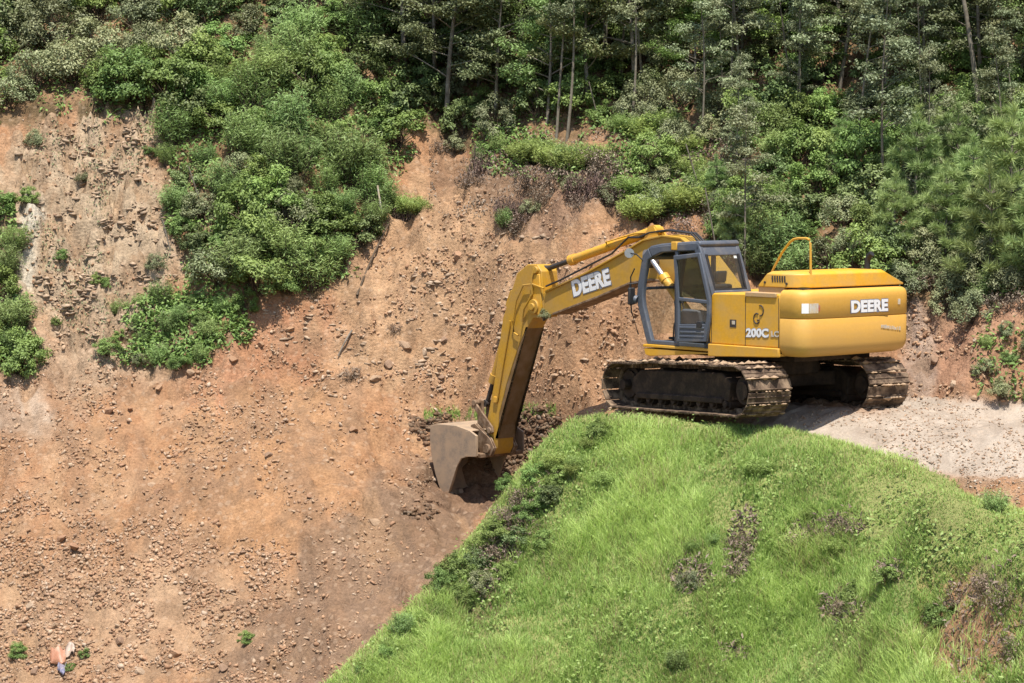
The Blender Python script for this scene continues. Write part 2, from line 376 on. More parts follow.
nx, ny = shp
I = np.arange(nx * ny).reshape(shp)
quads = np.stack([I[:-1, :-1], I[1:, :-1], I[1:, 1:], I[:-1, 1:]], -1).reshape(-1, 4)
V3 = np.stack([x, y, Zt], 1)
qz = V3[quads].mean(1); qB = onB[quads].mean(1) > .5; qroad = road[quads].mean(1) > .5
qx, qy = project(qz)
qfan = (~qB) & (~qroad) & (qz[:, 0] < 1.2) & (qy > 392 - 14 * (qx < 330))
qface = (~qB) & (~qroad) & (~qfan)
earth = attr_mat('earth', 'soil', stone=0.22, detail=.42, scale=20, bumpd=.06); grassy = attr_mat('bank_earth', 'soil', detail=.3); gravel = attr_mat('gravel', 'soil', detail=.28, scale=30, bumpd=.02, stone=.2)
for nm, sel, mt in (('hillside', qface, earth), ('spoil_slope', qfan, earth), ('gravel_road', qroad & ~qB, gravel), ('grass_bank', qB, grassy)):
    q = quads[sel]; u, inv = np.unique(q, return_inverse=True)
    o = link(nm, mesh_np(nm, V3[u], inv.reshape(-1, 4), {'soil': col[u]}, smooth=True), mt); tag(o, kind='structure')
vf = mesh_np('valley_floor', np.array([(-400, -300, -10.3), (400, -300, -10.3), (400, 500, -10.3), (-400, 500, -10.3)], float), np.array([[0, 1, 2, 3]]), {'soil': np.full((4, 3), (0.09, .1, .04))})
tag(link('valley_floor', vf, grassy), kind='structure')

def hgt(px_, py_):
    i = np.clip(np.searchsorted(gx, px_) - 1, 0, nx - 2); j = np.clip(np.searchsorted(gy, py_) - 1, 0, ny - 2)
    fx = np.clip((px_ - gx[i]) / (gx[i + 1] - gx[i]), 0, 1); fy = np.clip((py_ - gy[j]) / (gy[j + 1] - gy[j]), 0, 1)
    return (H2[i, j] * (1 - fx) + H2[i + 1, j] * fx) * (1 - fy) + (H2[i, j + 1] * (1 - fx) + H2[i + 1, j + 1] * fx) * fy

def ground(px, py):
    """where the line of sight through a picture point meets the ground"""
    r = rays(np.atleast_1d(px), np.atleast_1d(py)); r = r / r[:, 1:2]
    Y = np.full(len(r), 22.0); done = np.zeros(len(r), bool)
    for stp in np.arange(22.0, 75, 0.1):
        p = r * stp; below = (CAMZ + p[:, 2]) < hgt(p[:, 0], p[:, 1]); new = below & ~done
        Y[new] = stp - .05; done |= below
        if done.all(): break
    Y[~done] = 75
    lo, hi = Y - .06, Y + .06
    for k in range(9):
        mid = (lo + hi) / 2; p = r * mid[:, None]; below = (CAMZ + p[:, 2]) < hgt(p[:, 0], p[:, 1]); hi = np.where(below, mid, hi); lo = np.where(below, lo, mid)
    Y = np.where(done, hi, 75)
    p = r * Y[:, None]; return np.stack([p[:, 0], Y, hgt(p[:, 0], Y)], 1)
def isB(P):
    i = np.clip(np.searchsorted(gx, P[:, 0]) - 1, 0, nx - 2); j = np.clip(np.searchsorted(gy, P[:, 1]) - 1, 0, ny - 2)
    return onB.reshape(shp)[i, j]
# ================================================================ EXCAVATOR
class MB:
    def __init__(s): s.v = []; s.f = []
    def add(s, v, f):
        o = len(s.v); s.v += [tuple(map(float, p)) for p in v]; s.f += [tuple(i + o for i in q) for q in f]; return s
    def box(s, x0, x1, y0, y1, z0, z1):
        v = [(x, y, z) for x in (x0, x1) for y in (y0, y1) for z in (z0, z1)]
        return s.add(v, [(0, 1, 3, 2), (4, 6, 7, 5), (0, 4, 5, 1), (2, 3, 7, 6), (0, 2, 6, 4), (1, 5, 7, 3)])
    def prism(s, xz, y0, y1):
        """outline in the x-z plane, carried from y0 to y1"""
        n = len(xz); v = [(a, y0, b) for a, b in xz] + [(a, y1, b) for a, b in xz]
        return s.add(v, [tuple(range(n)), tuple(range(2 * n - 1, n - 1, -1))] + [(i, (i + 1) % n, n + (i + 1) % n, n + i)[::-1] for i in range(n)])
    def plan(s, xy, z0, z1):
        n = len(xy); v = [(a, b, z0) for a, b in xy] + [(a, b, z1) for a, b in xy]
        return s.add(v, [tuple(range(n)), tuple(range(2 * n - 1, n - 1, -1))] + [(i, (i + 1) % n, n + (i + 1) % n, n + i)[::-1] for i in range(n)])
    def loft(s, rings):
        n = len(rings[0]); v = [p for r in rings for p in r]; f = [tuple(range(n))[::-1], tuple(range((len(rings) - 1) * n, len(rings) * n))]
        for k in range(len(rings) - 1):
            for i in range(n): f.append((k * n + i, k * n + (i + 1) % n, (k + 1) * n + (i + 1) % n, (k + 1) * n + i))
        return s.add(v, f)
    def strip(s, outer, inner, y0, y1):
        """a frame member between two open polylines of equal length"""
        n = len(outer); cl = outer[0] == outer[-1]
        if cl: n -= 1
        v = []
        for i in range(n): v += [(outer[i][0], y0, outer[i][1]), (outer[i][0], y1, outer[i][1]), (inner[i][0], y1, inner[i][1]), (inner[i][0], y0, inner[i][1])]
        f = []
        for i in range(n if cl else n - 1):
            a = 4 * i; b = 4 * ((i + 1) % n)
            for k in range(4): f.append((a + k, a + (k + 1) % 4, b + (k + 1) % 4, b + k))
        if not cl: f += [(0, 1, 2, 3), (4 * n - 1, 4 * n - 2, 4 * n - 3, 4 * n - 4)]
        return s.add(v, f)
    def tube(s, path, r, seg=8, r2=None):
        P = [Vector(p) for p in path]; rings = []
        for i, p in enumerate(P):
            t = ((P[min(i + 1, len(P) - 1)] - p).normalized() + (p - P[max(i - 1, 0)]).normalized()).normalized()
            a = t.cross(Vector((0, 0, 1)) if abs(t.z) < .95 else Vector((1, 0, 0))).normalized(); b = t.cross(a)
            rr = r if r2 is None else r + (r2 - r) * i / (len(P) - 1)
            rings.append([tuple(p + (a * math.cos(2 * math.pi * k / seg) + b * math.sin(2 * math.pi * k / seg)) * rr) for k in range(seg)])
        return s.loft(rings)
    def disc(s, c, r, y0, y1, seg=24):
        return s.prism([(c[0] + r * math.cos(2 * math.pi * k / seg), c[1] + r * math.sin(2 * math.pi * k / seg)) for k in range(seg)], y0, y1)
    def xf(s, M):
        s.v = [tuple(M @ Vector(p)) for p in s.v]; return s
    def build(s, name, mat, parent=None, bevel=0.0, angle=35, seg=2):
        me = bpy.data.meshes.new(name); me.from_pydata(s.v, [], s.f)
        bm = bmesh.new(); bm.from_mesh(me); bmesh.ops.recalc_face_normals(bm, faces=bm.faces); bm.to_mesh(me); bm.free()
        me.polygons.foreach_set('use_smooth', np.ones(len(me.polygons), bool)); me.set_sharp_from_angle(angle=rad(angle))
        o = link(name, me, mat, parent)
        if bevel:
            b = o.modifiers.new('bevel', 'BEVEL'); b.width = bevel; b.segments = seg; b.limit_method = 'ANGLE'; b.angle_limit = rad(40); b.harden_normals = False
        return o

M = {}
DUST = (0.40, 0.265, 0.165)
M['yellow'] = worn_mat('machine_yellow', (0.605, 0.312, 0.018), (0.45, 0.285, 0.11), 0.40, 0.92, 0.52, 2.2, var=.06)
M['yellow_boom'] = worn_mat('boom_yellow', (0.455, 0.25, 0.022), (0.32, 0.205, 0.09), 0.38, 0.88, 0.52, 2.0, var=.08)
M['dusty'] = worn_mat('dusty_deck', (0.45, 0.28, 0.10), DUST, 0.3, 0.7, 0.8, 5)
M['slate'] = worn_mat('cab_slate', (0.075, 0.086, 0.108), (0.20, 0.175, 0.15), 0.5, 0.95, 0.5, 4, var=.1)
M['dark'] = worn_mat('dark_steel', (0.035, 0.030, 0.028), (0.15, 0.10, 0.07), 0.45, 0.85, 0.6, 4)
M['black'] = worn_mat('black_rubber', (0.018, 0.018, 0.02), (0.08, 0.06, 0.05), 0.55, 0.95, 0.55, 6)
M['mud'] = worn_mat('mud_caked_steel', (0.19, 0.125, 0.08), (0.40, 0.285, 0.185), 0.34, 0.62, 0.9, 6, var=.2, spec=.15)
M['belt'] = worn_mat('muddy_track_shoes', (0.070, 0.047, 0.033), (0.31, 0.22, 0.145), 0.45, 0.72, 0.9, 5, var=.3, spec=.12)
M['undermud'] = worn_mat('dark_mud', (0.035, 0.025, 0.020), (0.10, 0.065, 0.045), 0.45, 0.8, 0.85, 4, var=.2, spec=.15)
M['rust'] = worn_mat('rusty_steel', (0.12, 0.068, 0.035), (0.33, 0.23, 0.15), 0.42, 0.75, 0.75, 7)
M['stick_shade'] = worn_mat('stick_rear_shade', (0.15, 0.085, 0.028), (0.22, 0.145, 0.085), .4, .75, .6, 4)  # dark brown for the shade painted on the back of the stick
M['bucket'] = worn_mat('scoured_bucket', (0.24, 0.185, 0.135), (0.36, 0.255, 0.165), 0.34, 0.58, 0.65, 4, metallic=.08, var=.2)
M['chrome'] = worn_mat('cylinder_rod', (0.42, 0.42, 0.44), (0.35, 0.3, 0.25), 0.45, .9, 0.42, 5, metallic=.85)
M['white'] = worn_mat('white_decal', (0.72, 0.72, 0.72), (0.5, 0.42, 0.3), 0.55, 1.0, 0.5, 9, var=.04)
M['decal_edge'] = worn_mat('decal_outline', (0.16, 0.18, 0.24), (0.3, 0.25, 0.18), 0.5, 1.0, 0.5, 9)  # blue-grey printed outline behind the white letters
M['faded'] = worn_mat('faded_decal', (0.50, 0.46, 0.40), (0.48, 0.32, 0.12), 0.4, 0.7, 0.6, 12)
M['red'] = worn_mat('red_decal', (0.42, 0.10, 0.05), (0.4, 0.25, 0.15), 0.4, 0.8, 0.5, 9)
def counterweight_mat():
    """yellow paint with a brown splash of mud towards its lower edge"""
    m, t, b = new_mat('muddy_yellow'); co = N(t, 'ShaderNodeTexCoord').outputs['Object']
    n1 = noise(t, 2.4, 6, .65, co); n2 = noise(t, 20, 4, .6, co); sx = N(t, 'ShaderNodeSeparateXYZ'); t.links.new(co, sx.inputs[0])
    st = N(t, 'ShaderNodeMapping'); st.inputs['Scale'].default_value = (1.5, .6, 9); t.links.new(co, st.inputs[0]); n3 = noise(t, 1.6, 5, .6, st.outputs[0])
    mr = N(t, 'ShaderNodeMapRange'); mr.inputs[1].default_value = 1.75; mr.inputs[2].default_value = .98; t.links.new(sx.outputs[2], mr.inputs[0])
    ad = N(t, 'ShaderNodeMath', operation='ADD'); t.links.new(mr.outputs[0], ad.inputs[0]); t.links.new(n1.outputs[0], ad.inputs[1])
    a2 = N(t, 'ShaderNodeMath', operation='ADD'); t.links.new(ad.outputs[0], a2.inputs[0]); t.links.new(n3.outputs[0], a2.inputs[1])
    f = ramp(t, a2.outputs[0], [(0.0, (.04,) * 3), (.55, (.22,) * 3), (1.0, (.72,) * 3)])
    mul = N(t, 'ShaderNodeMath', operation='MULTIPLY'); mul.inputs[1].default_value = .58; t.links.new(a2.outputs[0], mul.inputs[0]); t.links.new(mul.outputs[0], f.inputs[0])
    c0 = mix(t, ramp(t, n2.outputs[0], [(.3, (0, 0, 0)), (.7, (1, 1, 1))]).outputs[0], (.565, .30, .035), (.62, .335, .05))
    c = mix(t, f.outputs[0], c0, (.47, .27, .075)); t.links.new(c, b.inputs['Base Color']); b.inputs['Roughness'].default_value = .6
    bump(t, b, n2.outputs[0], .12, .01); return m
M['muddy_yellow'] = counterweight_mat()
def glass_mat(name, tint, amount):
    m, t, b = new_mat(name); tr = N(t, 'ShaderNodeBsdfTransparent'); tr.inputs[0].default_value = (*tint, 1)
    b.inputs['Base Color'].default_value = (.30, .28, .24, 1); b.inputs['Roughness'].default_value = .35
    g = N(t, 'ShaderNodeBsdfGlossy'); g.inputs['Roughness'].default_value = .03
    co = N(t, 'ShaderNodeTexCoord').outputs['Object']; n = noise(t, 5, 5, .6, co)
    dirt = ramp(t, n.outputs[0], [(.35, (amount * .3,) * 3), (.75, (amount,) * 3)])
    m1 = N(t, 'ShaderNodeMixShader'); t.links.new(dirt.outputs[0], m1.inputs[0]); t.links.new(tr.outputs[0], m1.inputs[1]); t.links.new(b.outputs[0], m1.inputs[2])
    m2 = N(t, 'ShaderNodeMixShader'); m2.inputs[0].default_value = .07; t.links.new(m1.outputs[0], m2.inputs[1]); t.links.new(g.outputs[0], m2.inputs[2])
    t.links.new(m2.outputs[0], t.nodes['Material Output'].inputs[0]); return m
M['glass'] = glass_mat('dusty_glass', (.92, .94, .92), .05)
M['tint_glass'] = glass_mat('tinted_glass', (.42, .52, .46), .05)

EX = empty('excavator', (4.15, 39.6, 0.08), rad(131))
tag(EX, 'dusty yellow tracked excavator lowering its bucket at the end of the gravel road', 'excavator')
YAW = Matrix.Rotation(rad(120 - 131), 4, 'Z') @ Matrix.Translation((-1.86, 0, 0)) @ Matrix.Rotation(rad(2.4), 4, 'Y') @ Matrix.Translation((1.86, 0, 0))

# ---- undercarriage
TW, TY = 0.85, 1.235            # shoe width, centre line
def track_path():
    pts = []
    def arc(c, r, a0, a1, n):
        for k in range(n + 1):
            a = rad(a0 + (a1 - a0) * k / n); pts.append((c[0] + r * math.cos(a), c[1] + r * math.sin(a)))
    arc((-1.86, 0.43), 0.40, 270, 90, 16)              # round the sprocket (rear)
    for k in range(1, 12):
        u = k / 12; pts.append((-1.86 + 3.66 * u, 0.83 - 0.03 * u + 0.03 * math.sin(u * 3.1) - .025 * math.sin(u * 9.4) ** 2))
    arc((1.80, 0.42), 0.38, 90, -90, 16)               # round the idler (front)
    for k in range(1, 12): u = k / 12; pts.append((1.80 - 3.66 * u, 0.04 - 0.0 * u))
    return pts
def resample(pts, n):
    p = np.array(pts + [pts[0]]); d = np.concatenate([[0], np.cumsum(np.linalg.norm(np.diff(p, axis=0), axis=1))]); t = np.linspace(0, d[-1], n, endpoint=False)
    return np.stack([np.interp(t, d, p[:, 0]), np.interp(t, d, p[:, 1])], 1), d[-1]
for sgn in (1, -1):
    cy = TY * sgn
    pts, Lp = resample(track_path(), 47); nxt = np.roll(pts, -1, 0); mb = MB(); rr = random.Random(4 + sgn)
    for p, q in zip(pts, nxt):
        t = (q - p) / np.linalg.norm(q - p); nrm = np.array([t[1], -t[0]]) * 1.0
        c0 = np.array([-.03, .42]);
        if np.dot(nrm, (p - np.array([max(-1.8, min(1.75, p[0])), .42]))) < 0: nrm = -nrm
        a = p + t * .006; b = q - t * .012; th = .030
        j = rr.uniform(-.012, .012)
        mb.prism([tuple(a), tuple(b), tuple(b + nrm * th), tuple(a + nrm * th)], cy - TW / 2 + j, cy + TW / 2 + j)
        for g, hgt_ in ((.12, .024),) if rr.random() < .55 else ((.12, .022), (.6, .016)):
            m0 = a + (b - a) * g + nrm * th * .9; w_ = t * .016
            mb.prism([tuple(m0 - w_), tuple(m0 + w_), tuple(m0 + w_ * .5 + nrm * hgt_), tuple(m0 - w_ * .5 + nrm * hgt_)], cy - TW / 2 + j, cy + TW / 2 + j)
        # link under the shoe
        mb.prism([tuple(a - nrm * .0), tuple(b), tuple(b - nrm * .085), tuple(a - nrm * .085)], cy - .10, cy - .06).prism([tuple(a), tuple(b), tuple(b - nrm * .085), tuple(a - nrm * .085)], cy + .06, cy + .10)
    tr = mb.xf(YAW).build('track', M['belt'], EX, bevel=.004, seg=1)
    # clods of earth carried on the upper run and over the tail of the belt
    cl = MB()
    for k in range(330):
        i = rr.randrange(1, 30); p = pts[i]; nrm = np.array([0, 1.]) if -1.8 < p[0] < 1.7 else (p - np.array([math.copysign(1.83, p[0]), .42])) / .4
        r0 = rr.uniform(.015, .05) if rr.random() < .8 else rr.uniform(.05, .085); c = p + nrm * (.035 + r0 * .2); yy = cy + rr.uniform(-.40, .40)
        dirs = [(1, 0, 0), (-1, 0, 0), (0, 1, 0), (0, -1, 0), (0, 0, 1), (0, 0, -1)]
        v = [(c[0] + d[0] * r0 * rr.uniform(.7, 1.5), yy + d[1] * r0 * rr.uniform(.8, 1.8), c[1] + d[2] * r0 * rr.uniform(.3, .7)) for d in dirs]
        cl.add(v, [(0, 2, 4), (2, 1, 4), (1, 3, 4), (3, 0, 4), (2, 0, 5), (1, 2, 5), (3, 1, 5), (0, 3, 5)])
    tag(cl.xf(YAW).build('packed_earth', M['mud'], tr), kind='stuff')
    f = MB().prism([(-1.45, .24), (1.35, .22), (1.5, .34), (1.45, .56), (1.2, .70), (-1.25, .71), (-1.5, .56)], cy - .24, cy + .24)
    f.prism([(-1.3, .2), (1.3, .2), (1.3, .3), (-1.3, .3)], cy - .29, cy + .29)
    f.xf(YAW).build('track_frame', M['undermud'], tr, bevel=.02)
    for k in range(8):
        xr = -1.35 + k * .385; MB().disc((xr, .19), .095, cy - .2, cy + .2, 18).disc((xr, .19), .06, cy - .26, cy + .26, 12).xf(YAW).build('roller', M['undermud'], tr)
    for xr in (-.55, .6): MB().disc((xr, .68), .07, cy - .15, cy + .2, 16).xf(YAW).build('carrier_roller', M['undermud'], tr)
    s_ = MB(); n = 42
    s_.prism([(-1.86 + (.345 if (k % 2) else .295) * math.cos(2 * math.pi * k / n), .43 + (.345 if (k % 2) else .295) * math.sin(2 * math.pi * k / n)) for k in range(n)], cy - .035, cy + .035)
    s_.disc((-1.86, .43), .23, cy - .2, cy + .22, 28); s_.disc((-1.86, .43), .15, cy - .2, cy + .27, 24)
    s_.xf(YAW).build('sprocket', M['undermud'], tr)
    MB().disc((1.80, .42), .31, cy - .05, cy + .05, 28).disc((1.80, .42), .24, cy - .1, cy + .1, 24).disc((1.80, .42), .09, cy - .24, cy + .24, 16).xf(YAW).build('idler', M['undermud'], tr)
cb = MB().box(-.95, .95, -.84, .84, .40, .80).box(-1.2, 1.2, -.6, .6, .62, .86)
for sx_ in (1, -1):
    for sy_ in (1, -1): cb.plan([(.35 * sx_, .5 * sy_), (.75 * sx_, .3 * sy_), (1.15 * sx_, 1.05 * sy_), (.75 * sx_, 1.05 * sy_)], .40, .66)
cb.xf(YAW).build('car_body', M['undermud'], EX, bevel=.03)
MB().plan([(.62 * math.cos(a), .62 * math.sin(a)) for a in np.linspace(0, 2 * math.pi, 40, endpoint=False)], .72, .86).build('swing_ring', M['dark'], EX, bevel=.01)

# ---- deck and bodywork
deck = MB().plan([(-1.935, 1.37), (-1.935, -1.37), (.9, -1.37), (1.1, -1.3), (1.1, -.42), (.95, -.34), (.95, .30), (1.14, .34), (1.26, .42), (1.27, 1.37)], .995, 1.04)
deck.prism([(-.35, .955), (1.10, .84), (1.22, .86), (1.255, .97), (-.35, .97)], .33, 1.362)
MB().box(-1.88, .9, -.95, .95, .88, .99).build('belly_plate', M['undermud'], EX)
deck.build('upper_deck', M['yellow'], EX, bevel=.018)
MB().prism([(-1.94, .985), (-.34, .915), (-.34, 1.13), (-1.94, 1.13)], 1.355, 1.415).build('side_sill', M['yellow'], EX, bevel=.014)
MB().prism([(-1.93, 1.13), (-.345, 1.13), (-.30, 1.35), (-.37, 1.94), (-.42, 1.99), (-1.93, 2.02)], -1.33, 1.37).build('engine_housing', M['yellow'], EX, bevel=.025)
MB().box(-1.86, -1.17, 1.10, 1.395, 1.955, 2.035).build('step_ledge', M['dusty'], EX, bevel=.012)
MB().box(-.36, .88, -1.34, -.5, 1.03, 1.95).build('fuel_tank', M['yellow'], EX, bevel=.04)
for xs in (-.385, -1.165, -1.905): MB().box(xs - .005, xs + .005, 1.365, 1.374, 1.14, 1.95).build('door_seam', M['dark'], EX)

def cw_plan(d, z, n=7):
    hw, xr, rc = 1.385 - d, -2.46 + d, max(.05, .27 - d * .4); P = [(-1.945, -hw), (-1.945, hw)]
    for k in range(n + 1):
        a = rad(90 + 90 * k / n); P.append((xr + rc + rc * math.cos(a), hw - rc + rc * math.sin(a)))
    for k in range(1, 8):
        yy = (hw - rc) * (1 - 2 * k / 8); P.append((xr - .05 * (1 - (yy / (hw - rc)) ** 2), yy))
    for k in range(n + 1):
        a = rad(180 + 90 * k / n); P.append((xr + rc + rc * math.cos(a), -(hw - rc) + rc * math.sin(a)))
    return [(a, b, z) for a, b in P]
cwt = MB().loft([cw_plan(d, z) for d, z in ((.26, .985), (.14, 1.0), (.05, 1.05), (.012, 1.12), (0, 1.2), (0, 1.612), (.006, 1.62), (.022, 1.624), (.022, 1.634), (.006, 1.638), (0, 1.646), (0.0, 1.95), (.008, 2.01), (.03, 2.06), (.07, 2.085), (.14, 2.095))])
CW = cwt.build('counterweight', M['muddy_yellow'], EX, angle=50)
MB().box(-1.93, -1.36, -1.2, 1.27, 2.0, 2.122).build('hood_base', M['dusty'], EX)
MB().box(-2.28, -1.935, -1.2, 1.2, 2.0, 2.12).build('hood_gap_box', M['dark'], EX)  # dark box filling the gap between hood and counterweight
hb = [(-1.37, 1.29), (-2.02, 1.29), (-2.2, 1.20), (-2.32, .98), (-2.34, -1.27), (-1.37, -1.27)]
hm = [(-1.55, 1.275), (-2.01, 1.275), (-2.18, 1.19), (-2.30, .97), (-2.31, -.83), (-1.50, -.83)]
ht = [(-1.60, 1.19), (-1.99, 1.19), (-2.14, 1.12), (-2.25, .93), (-2.26, -.78), (-1.56, -.78)]
HOOD = MB().loft([[(a, b, 2.125) for a, b in hb], [(a, b, 2.15) for a, b in hb], [(a, b, 2.345) for a, b in hm], [(a, b, 2.385) for a, b in ht]]).build('engine_hood', M['yellow'], EX, bevel=.02)
lv = MB()
for k in range(6):
    x0 = -1.68 - k * .054; lv.prism([(x0, 2.21), (x0 - .026, 2.21), (x0 - .012, 2.315), (x0 + .014, 2.315)], 1.27, 1.291)
lv.build('louvre', M['dark'], HOOD)
for x_, z_ in ((-1.52, 2.20), (-2.0, 2.19)): MB().disc((x_, z_), .022, 1.27, 1.30, 10).build('hood_latch', M['dark'], HOOD)
MB().tube([(-1.38, 1.0, 2.2), (-1.39, 1.0, 2.33), (-1.49, 1.0, 2.49), (-1.64, 1.0, 2.70), (-1.80, 1.0, 2.86), (-1.88, 1.0, 2.91), (-1.98, 1.0, 2.93), (-2.17, 1.0, 2.93), (-2.225, 1.0, 2.91), (-2.25, 1.0, 2.85), (-2.265, 1.0, 2.3)], .020, 10).build('handrail', M['yellow'], EX)
MB().tube([(-1.7, -1.08, 2.15), (-1.7, -1.08, 2.44), (-1.705, -1.08, 2.52), (-1.74, -1.08, 2.59), (-1.80, -1.08, 2.64)], .052, 12).build('exhaust_pipe', M['black'], EX)

# ---- lettering
def text_mesh(body, w_, h_, depth=.004, bold=.03, shear=0.0):
    c = bpy.data.curves.new('lettering', 'FONT'); c.body = body; c.size = 1; c.extrude = depth; c.offset = bold; c.shear = shear; c.space_character = 1.04
    o = bpy.data.objects.new('lettering', c); COL.objects.link(o); dg = bpy.context.evaluated_depsgraph_get()
    me = bpy.data.meshes.new_from_object(o.evaluated_get(dg)); bpy.data.objects.remove(o); bpy.data.curves.remove(c)
    n = len(me.vertices); v = np.empty(n * 3, np.float32); me.vertices.foreach_get('co', v); v = v.reshape(-1, 3)
    lo, hi = v.min(0), v.max(0); v[:, 0] = (v[:, 0] - (lo[0] + hi[0]) / 2) / (hi[0] - lo[0]) * w_; v[:, 1] = (v[:, 1] - (lo[1] + hi[1]) / 2) / (hi[1] - lo[1]) * h_
    me.vertices.foreach_set('co', v.ravel()); me.update(); return me
def lettering(body, centre, right, up, w_, h_, parent, mat, name='lettering', bold=.03, shear=0.0, edge=True):
    r = Vector(right).normalized(); u = Vector(up).normalized(); n = r.cross(u)
    def put(m_, off, nm, mt, grow):
        m_.materials.clear(); m_.transform(Matrix(((r.x, u.x, n.x, 0), (r.y, u.y, n.y, 0), (r.z, u.z, n.z, 0), (0, 0, 0, 1))))
        m_.transform(Matrix.Translation(Vector(centre) + n * off)); return link(nm, m_, mt, parent)
    if edge: put(text_mesh(body, w_ * 1.035, h_ * 1.12, .002, bold + .035, shear), .0035, 'lettering_outline', M['decal_edge'], 0)
    return put(text_mesh(body, w_, h_, .002, bold, shear), .008, name, mat, 0)
lettering('DEERE', (-2.512, -.185, 1.80), (0, -1, 0), (0, 0, 1), .93, .20, CW, M['white'], bold=.045)
SP = bpy.data.objects['engine_housing']
lettering('200C', (-1.435, 1.37, 1.362), (-1, 0, .03), (0, 0, 1), .50, .145, SP, M['white'], bold=.04)
lettering('LC', (-1.825, 1.37, 1.362), (-1, 0, .0), (0, 0, 1), .17, .095, SP, M['faded'], bold=.03)
# square sticker and the two dark hooks above the model number
MB().box(-.955, -.81, 1.366, 1.3755, 1.43, 1.56).build('sticker', M['dark'], SP); MB().box(-.93, -.86, 1.372, 1.379, 1.48, 1.54).build('sticker', M['faded'], SP)
hk = MB()
for c0, a0, a1, sx_ in (((-1.50, 1.735), 110, -100, .085), ((-1.42, 1.60), 60, 330, .085)):
    hk.tube([(c0[0] - sx_ * .8 * math.cos(rad(a)), 1.372, c0[1] + sx_ * math.sin(rad(a))) for a in np.linspace(a0, a1, 14)], .012, 6)
hk.tube([(-1.43, 1.372, 1.575), (-1.485, 1.372, 1.575)], .012, 6)
hk.build('painted_hook_mark', M['dark'], SP)
# plate on the corner of the counterweight: white block, grey block, red end
def cw_patch(y0, y1, z0, z1, nm, mt, off=.006):
    a = [];
    prof = sorted(cw_plan(0, 0), key=lambda p: 0); pr = [p for p in prof if p[0] < -2.0 and p[1] > .2]
    ys = np.linspace(y0, y1, 6); P = np.array([(p[1], p[0]) for p in pr]); P = P[np.argsort(P[:, 0])]
    xs = np.interp(ys, P[:, 0], P[:, 1]) - off
    mb = MB(); ring = [(x_, y_) for x_, y_ in zip(xs, ys)] + [(x_ + off * .8, y_) for x_, y_ in zip(xs[::-1], ys[::-1])]
    mb.plan(ring, z0, z1); return mb.build(nm, mt, CW)
cw_patch(1.235, 1.325, 1.72, 1.88, 'data_plate', M['white']); cw_patch(1.04, 1.225, 1.72, 1.88, 'data_plate', M['faded']); cw_patch(1.0, 1.035, 1.75, 1.85, 'data_plate', M['red'])
MB().box(-2.482, -2.46, -1.02, -.96, 1.80, 1.89).build('reflector', M['faded'], CW)
fd = MB(); rr = random.Random(3); yy = -.50
while yy > -1.02:
    wd = rr.uniform(.02, .05); zc = 1.455 + (yy + .5) * .12; xs_ = -2.462 - .05 * (1 - (yy / 1.1) ** 2); fd.box(xs_ - .006, xs_ + .01, yy - wd, yy, zc - .035, zc + rr.uniform(.0, .03)); yy -= wd + rr.uniform(.006, .03)
fd.build('worn_decal', M['faded'], CW)

# ---- boom
boom_l = [(5.42, 1.30), (4.84, 1.37), (3.59, 1.74), (2.75, 2.02), (2.2, 2.10), (1.7, 2.06), (1.1, 1.82), (.35, 1.40), (.15, 1.40), (0.05, 1.55), (.1, 1.75), (.6, 2.25), (1.05, 2.66), (1.45, 2.87), (1.9, 2.905), (2.40, 2.82), (2.94, 2.58), (3.93, 2.18), (5.05, 1.80), (5.42, 1.66), (5.52, 1.5)]
BY0, BY1 = -.16, .27
BM = MB().prism(boom_l, BY0 + .02, BY1 - .02).build('boom', M['yellow_boom'], EX, bevel=.012)
fl = MB(); top = boom_l[10:19]; fl.strip([(a, b + .012) for a, b in top], [(a, b - .022) for a, b in top], BY0 - .02, BY1 + .02)
fl.build('top_flange', M['yellow_boom'], BM, bevel=.006)
bl = MB(); bot = boom_l[1:8]; bl.strip([(a, b + .03) for a, b in bot], [(a, b - .012) for a, b in bot], BY0 - .012, BY1 + .012); bl.build('bottom_flange', M['rust'], BM, bevel=.006)
lettering('DEERE', (3.80, BY1 - .02, 2.005), (-.968, 0, .25), (.25, 0, .968), 1.04, .31, BM, M['white'], bold=.045)
MB().disc((.12, 1.55), .13, -.3, .36, 20).disc((2.10, 2.42), .1, -.38, .46, 20).build('boom_pin', M['dark'], BM, bevel=.01)
hs = MB()
for dy, dz in ((.02, .05), (.09, .055), (.16, .05)):
    hs.tube([(.9, dy, 2.66), (1.3, dy, 2.9 + dz), (1.9, dy, 2.95 + dz), (2.35, dy, 2.90 + dz), (2.6, dy + .03, 2.86), (2.85, dy + .05, 2.86), (3.3, .2, 2.55), (3.9, .27, 2.3), (4.6, .29, 2.03), (5.0, .3, 1.9)][:6 if dy < .1 else 10], .019, 7)
hs.build('hose', M['black'], BM)
for cyy in (-.33, .42):
    c1 = MB().tube([(.72, cyy, 1.16), (1.72, cyy, 2.175)], .085, 14).disc((.70, 1.14), .1, cyy - .06, cyy + .06, 14).tube([(1.66, cyy, 2.11), (1.74, cyy, 2.195)], .10, 14).build('lift_cylinder', M['yellow'], EX)
    MB().tube([(1.7, cyy, 2.155), (2.10, cyy, 2.545)], .05, 12).disc((2.13, 2.57), .085, cyy - .05, cyy + .05, 14).build('cylinder_rod', M['chrome'], c1)
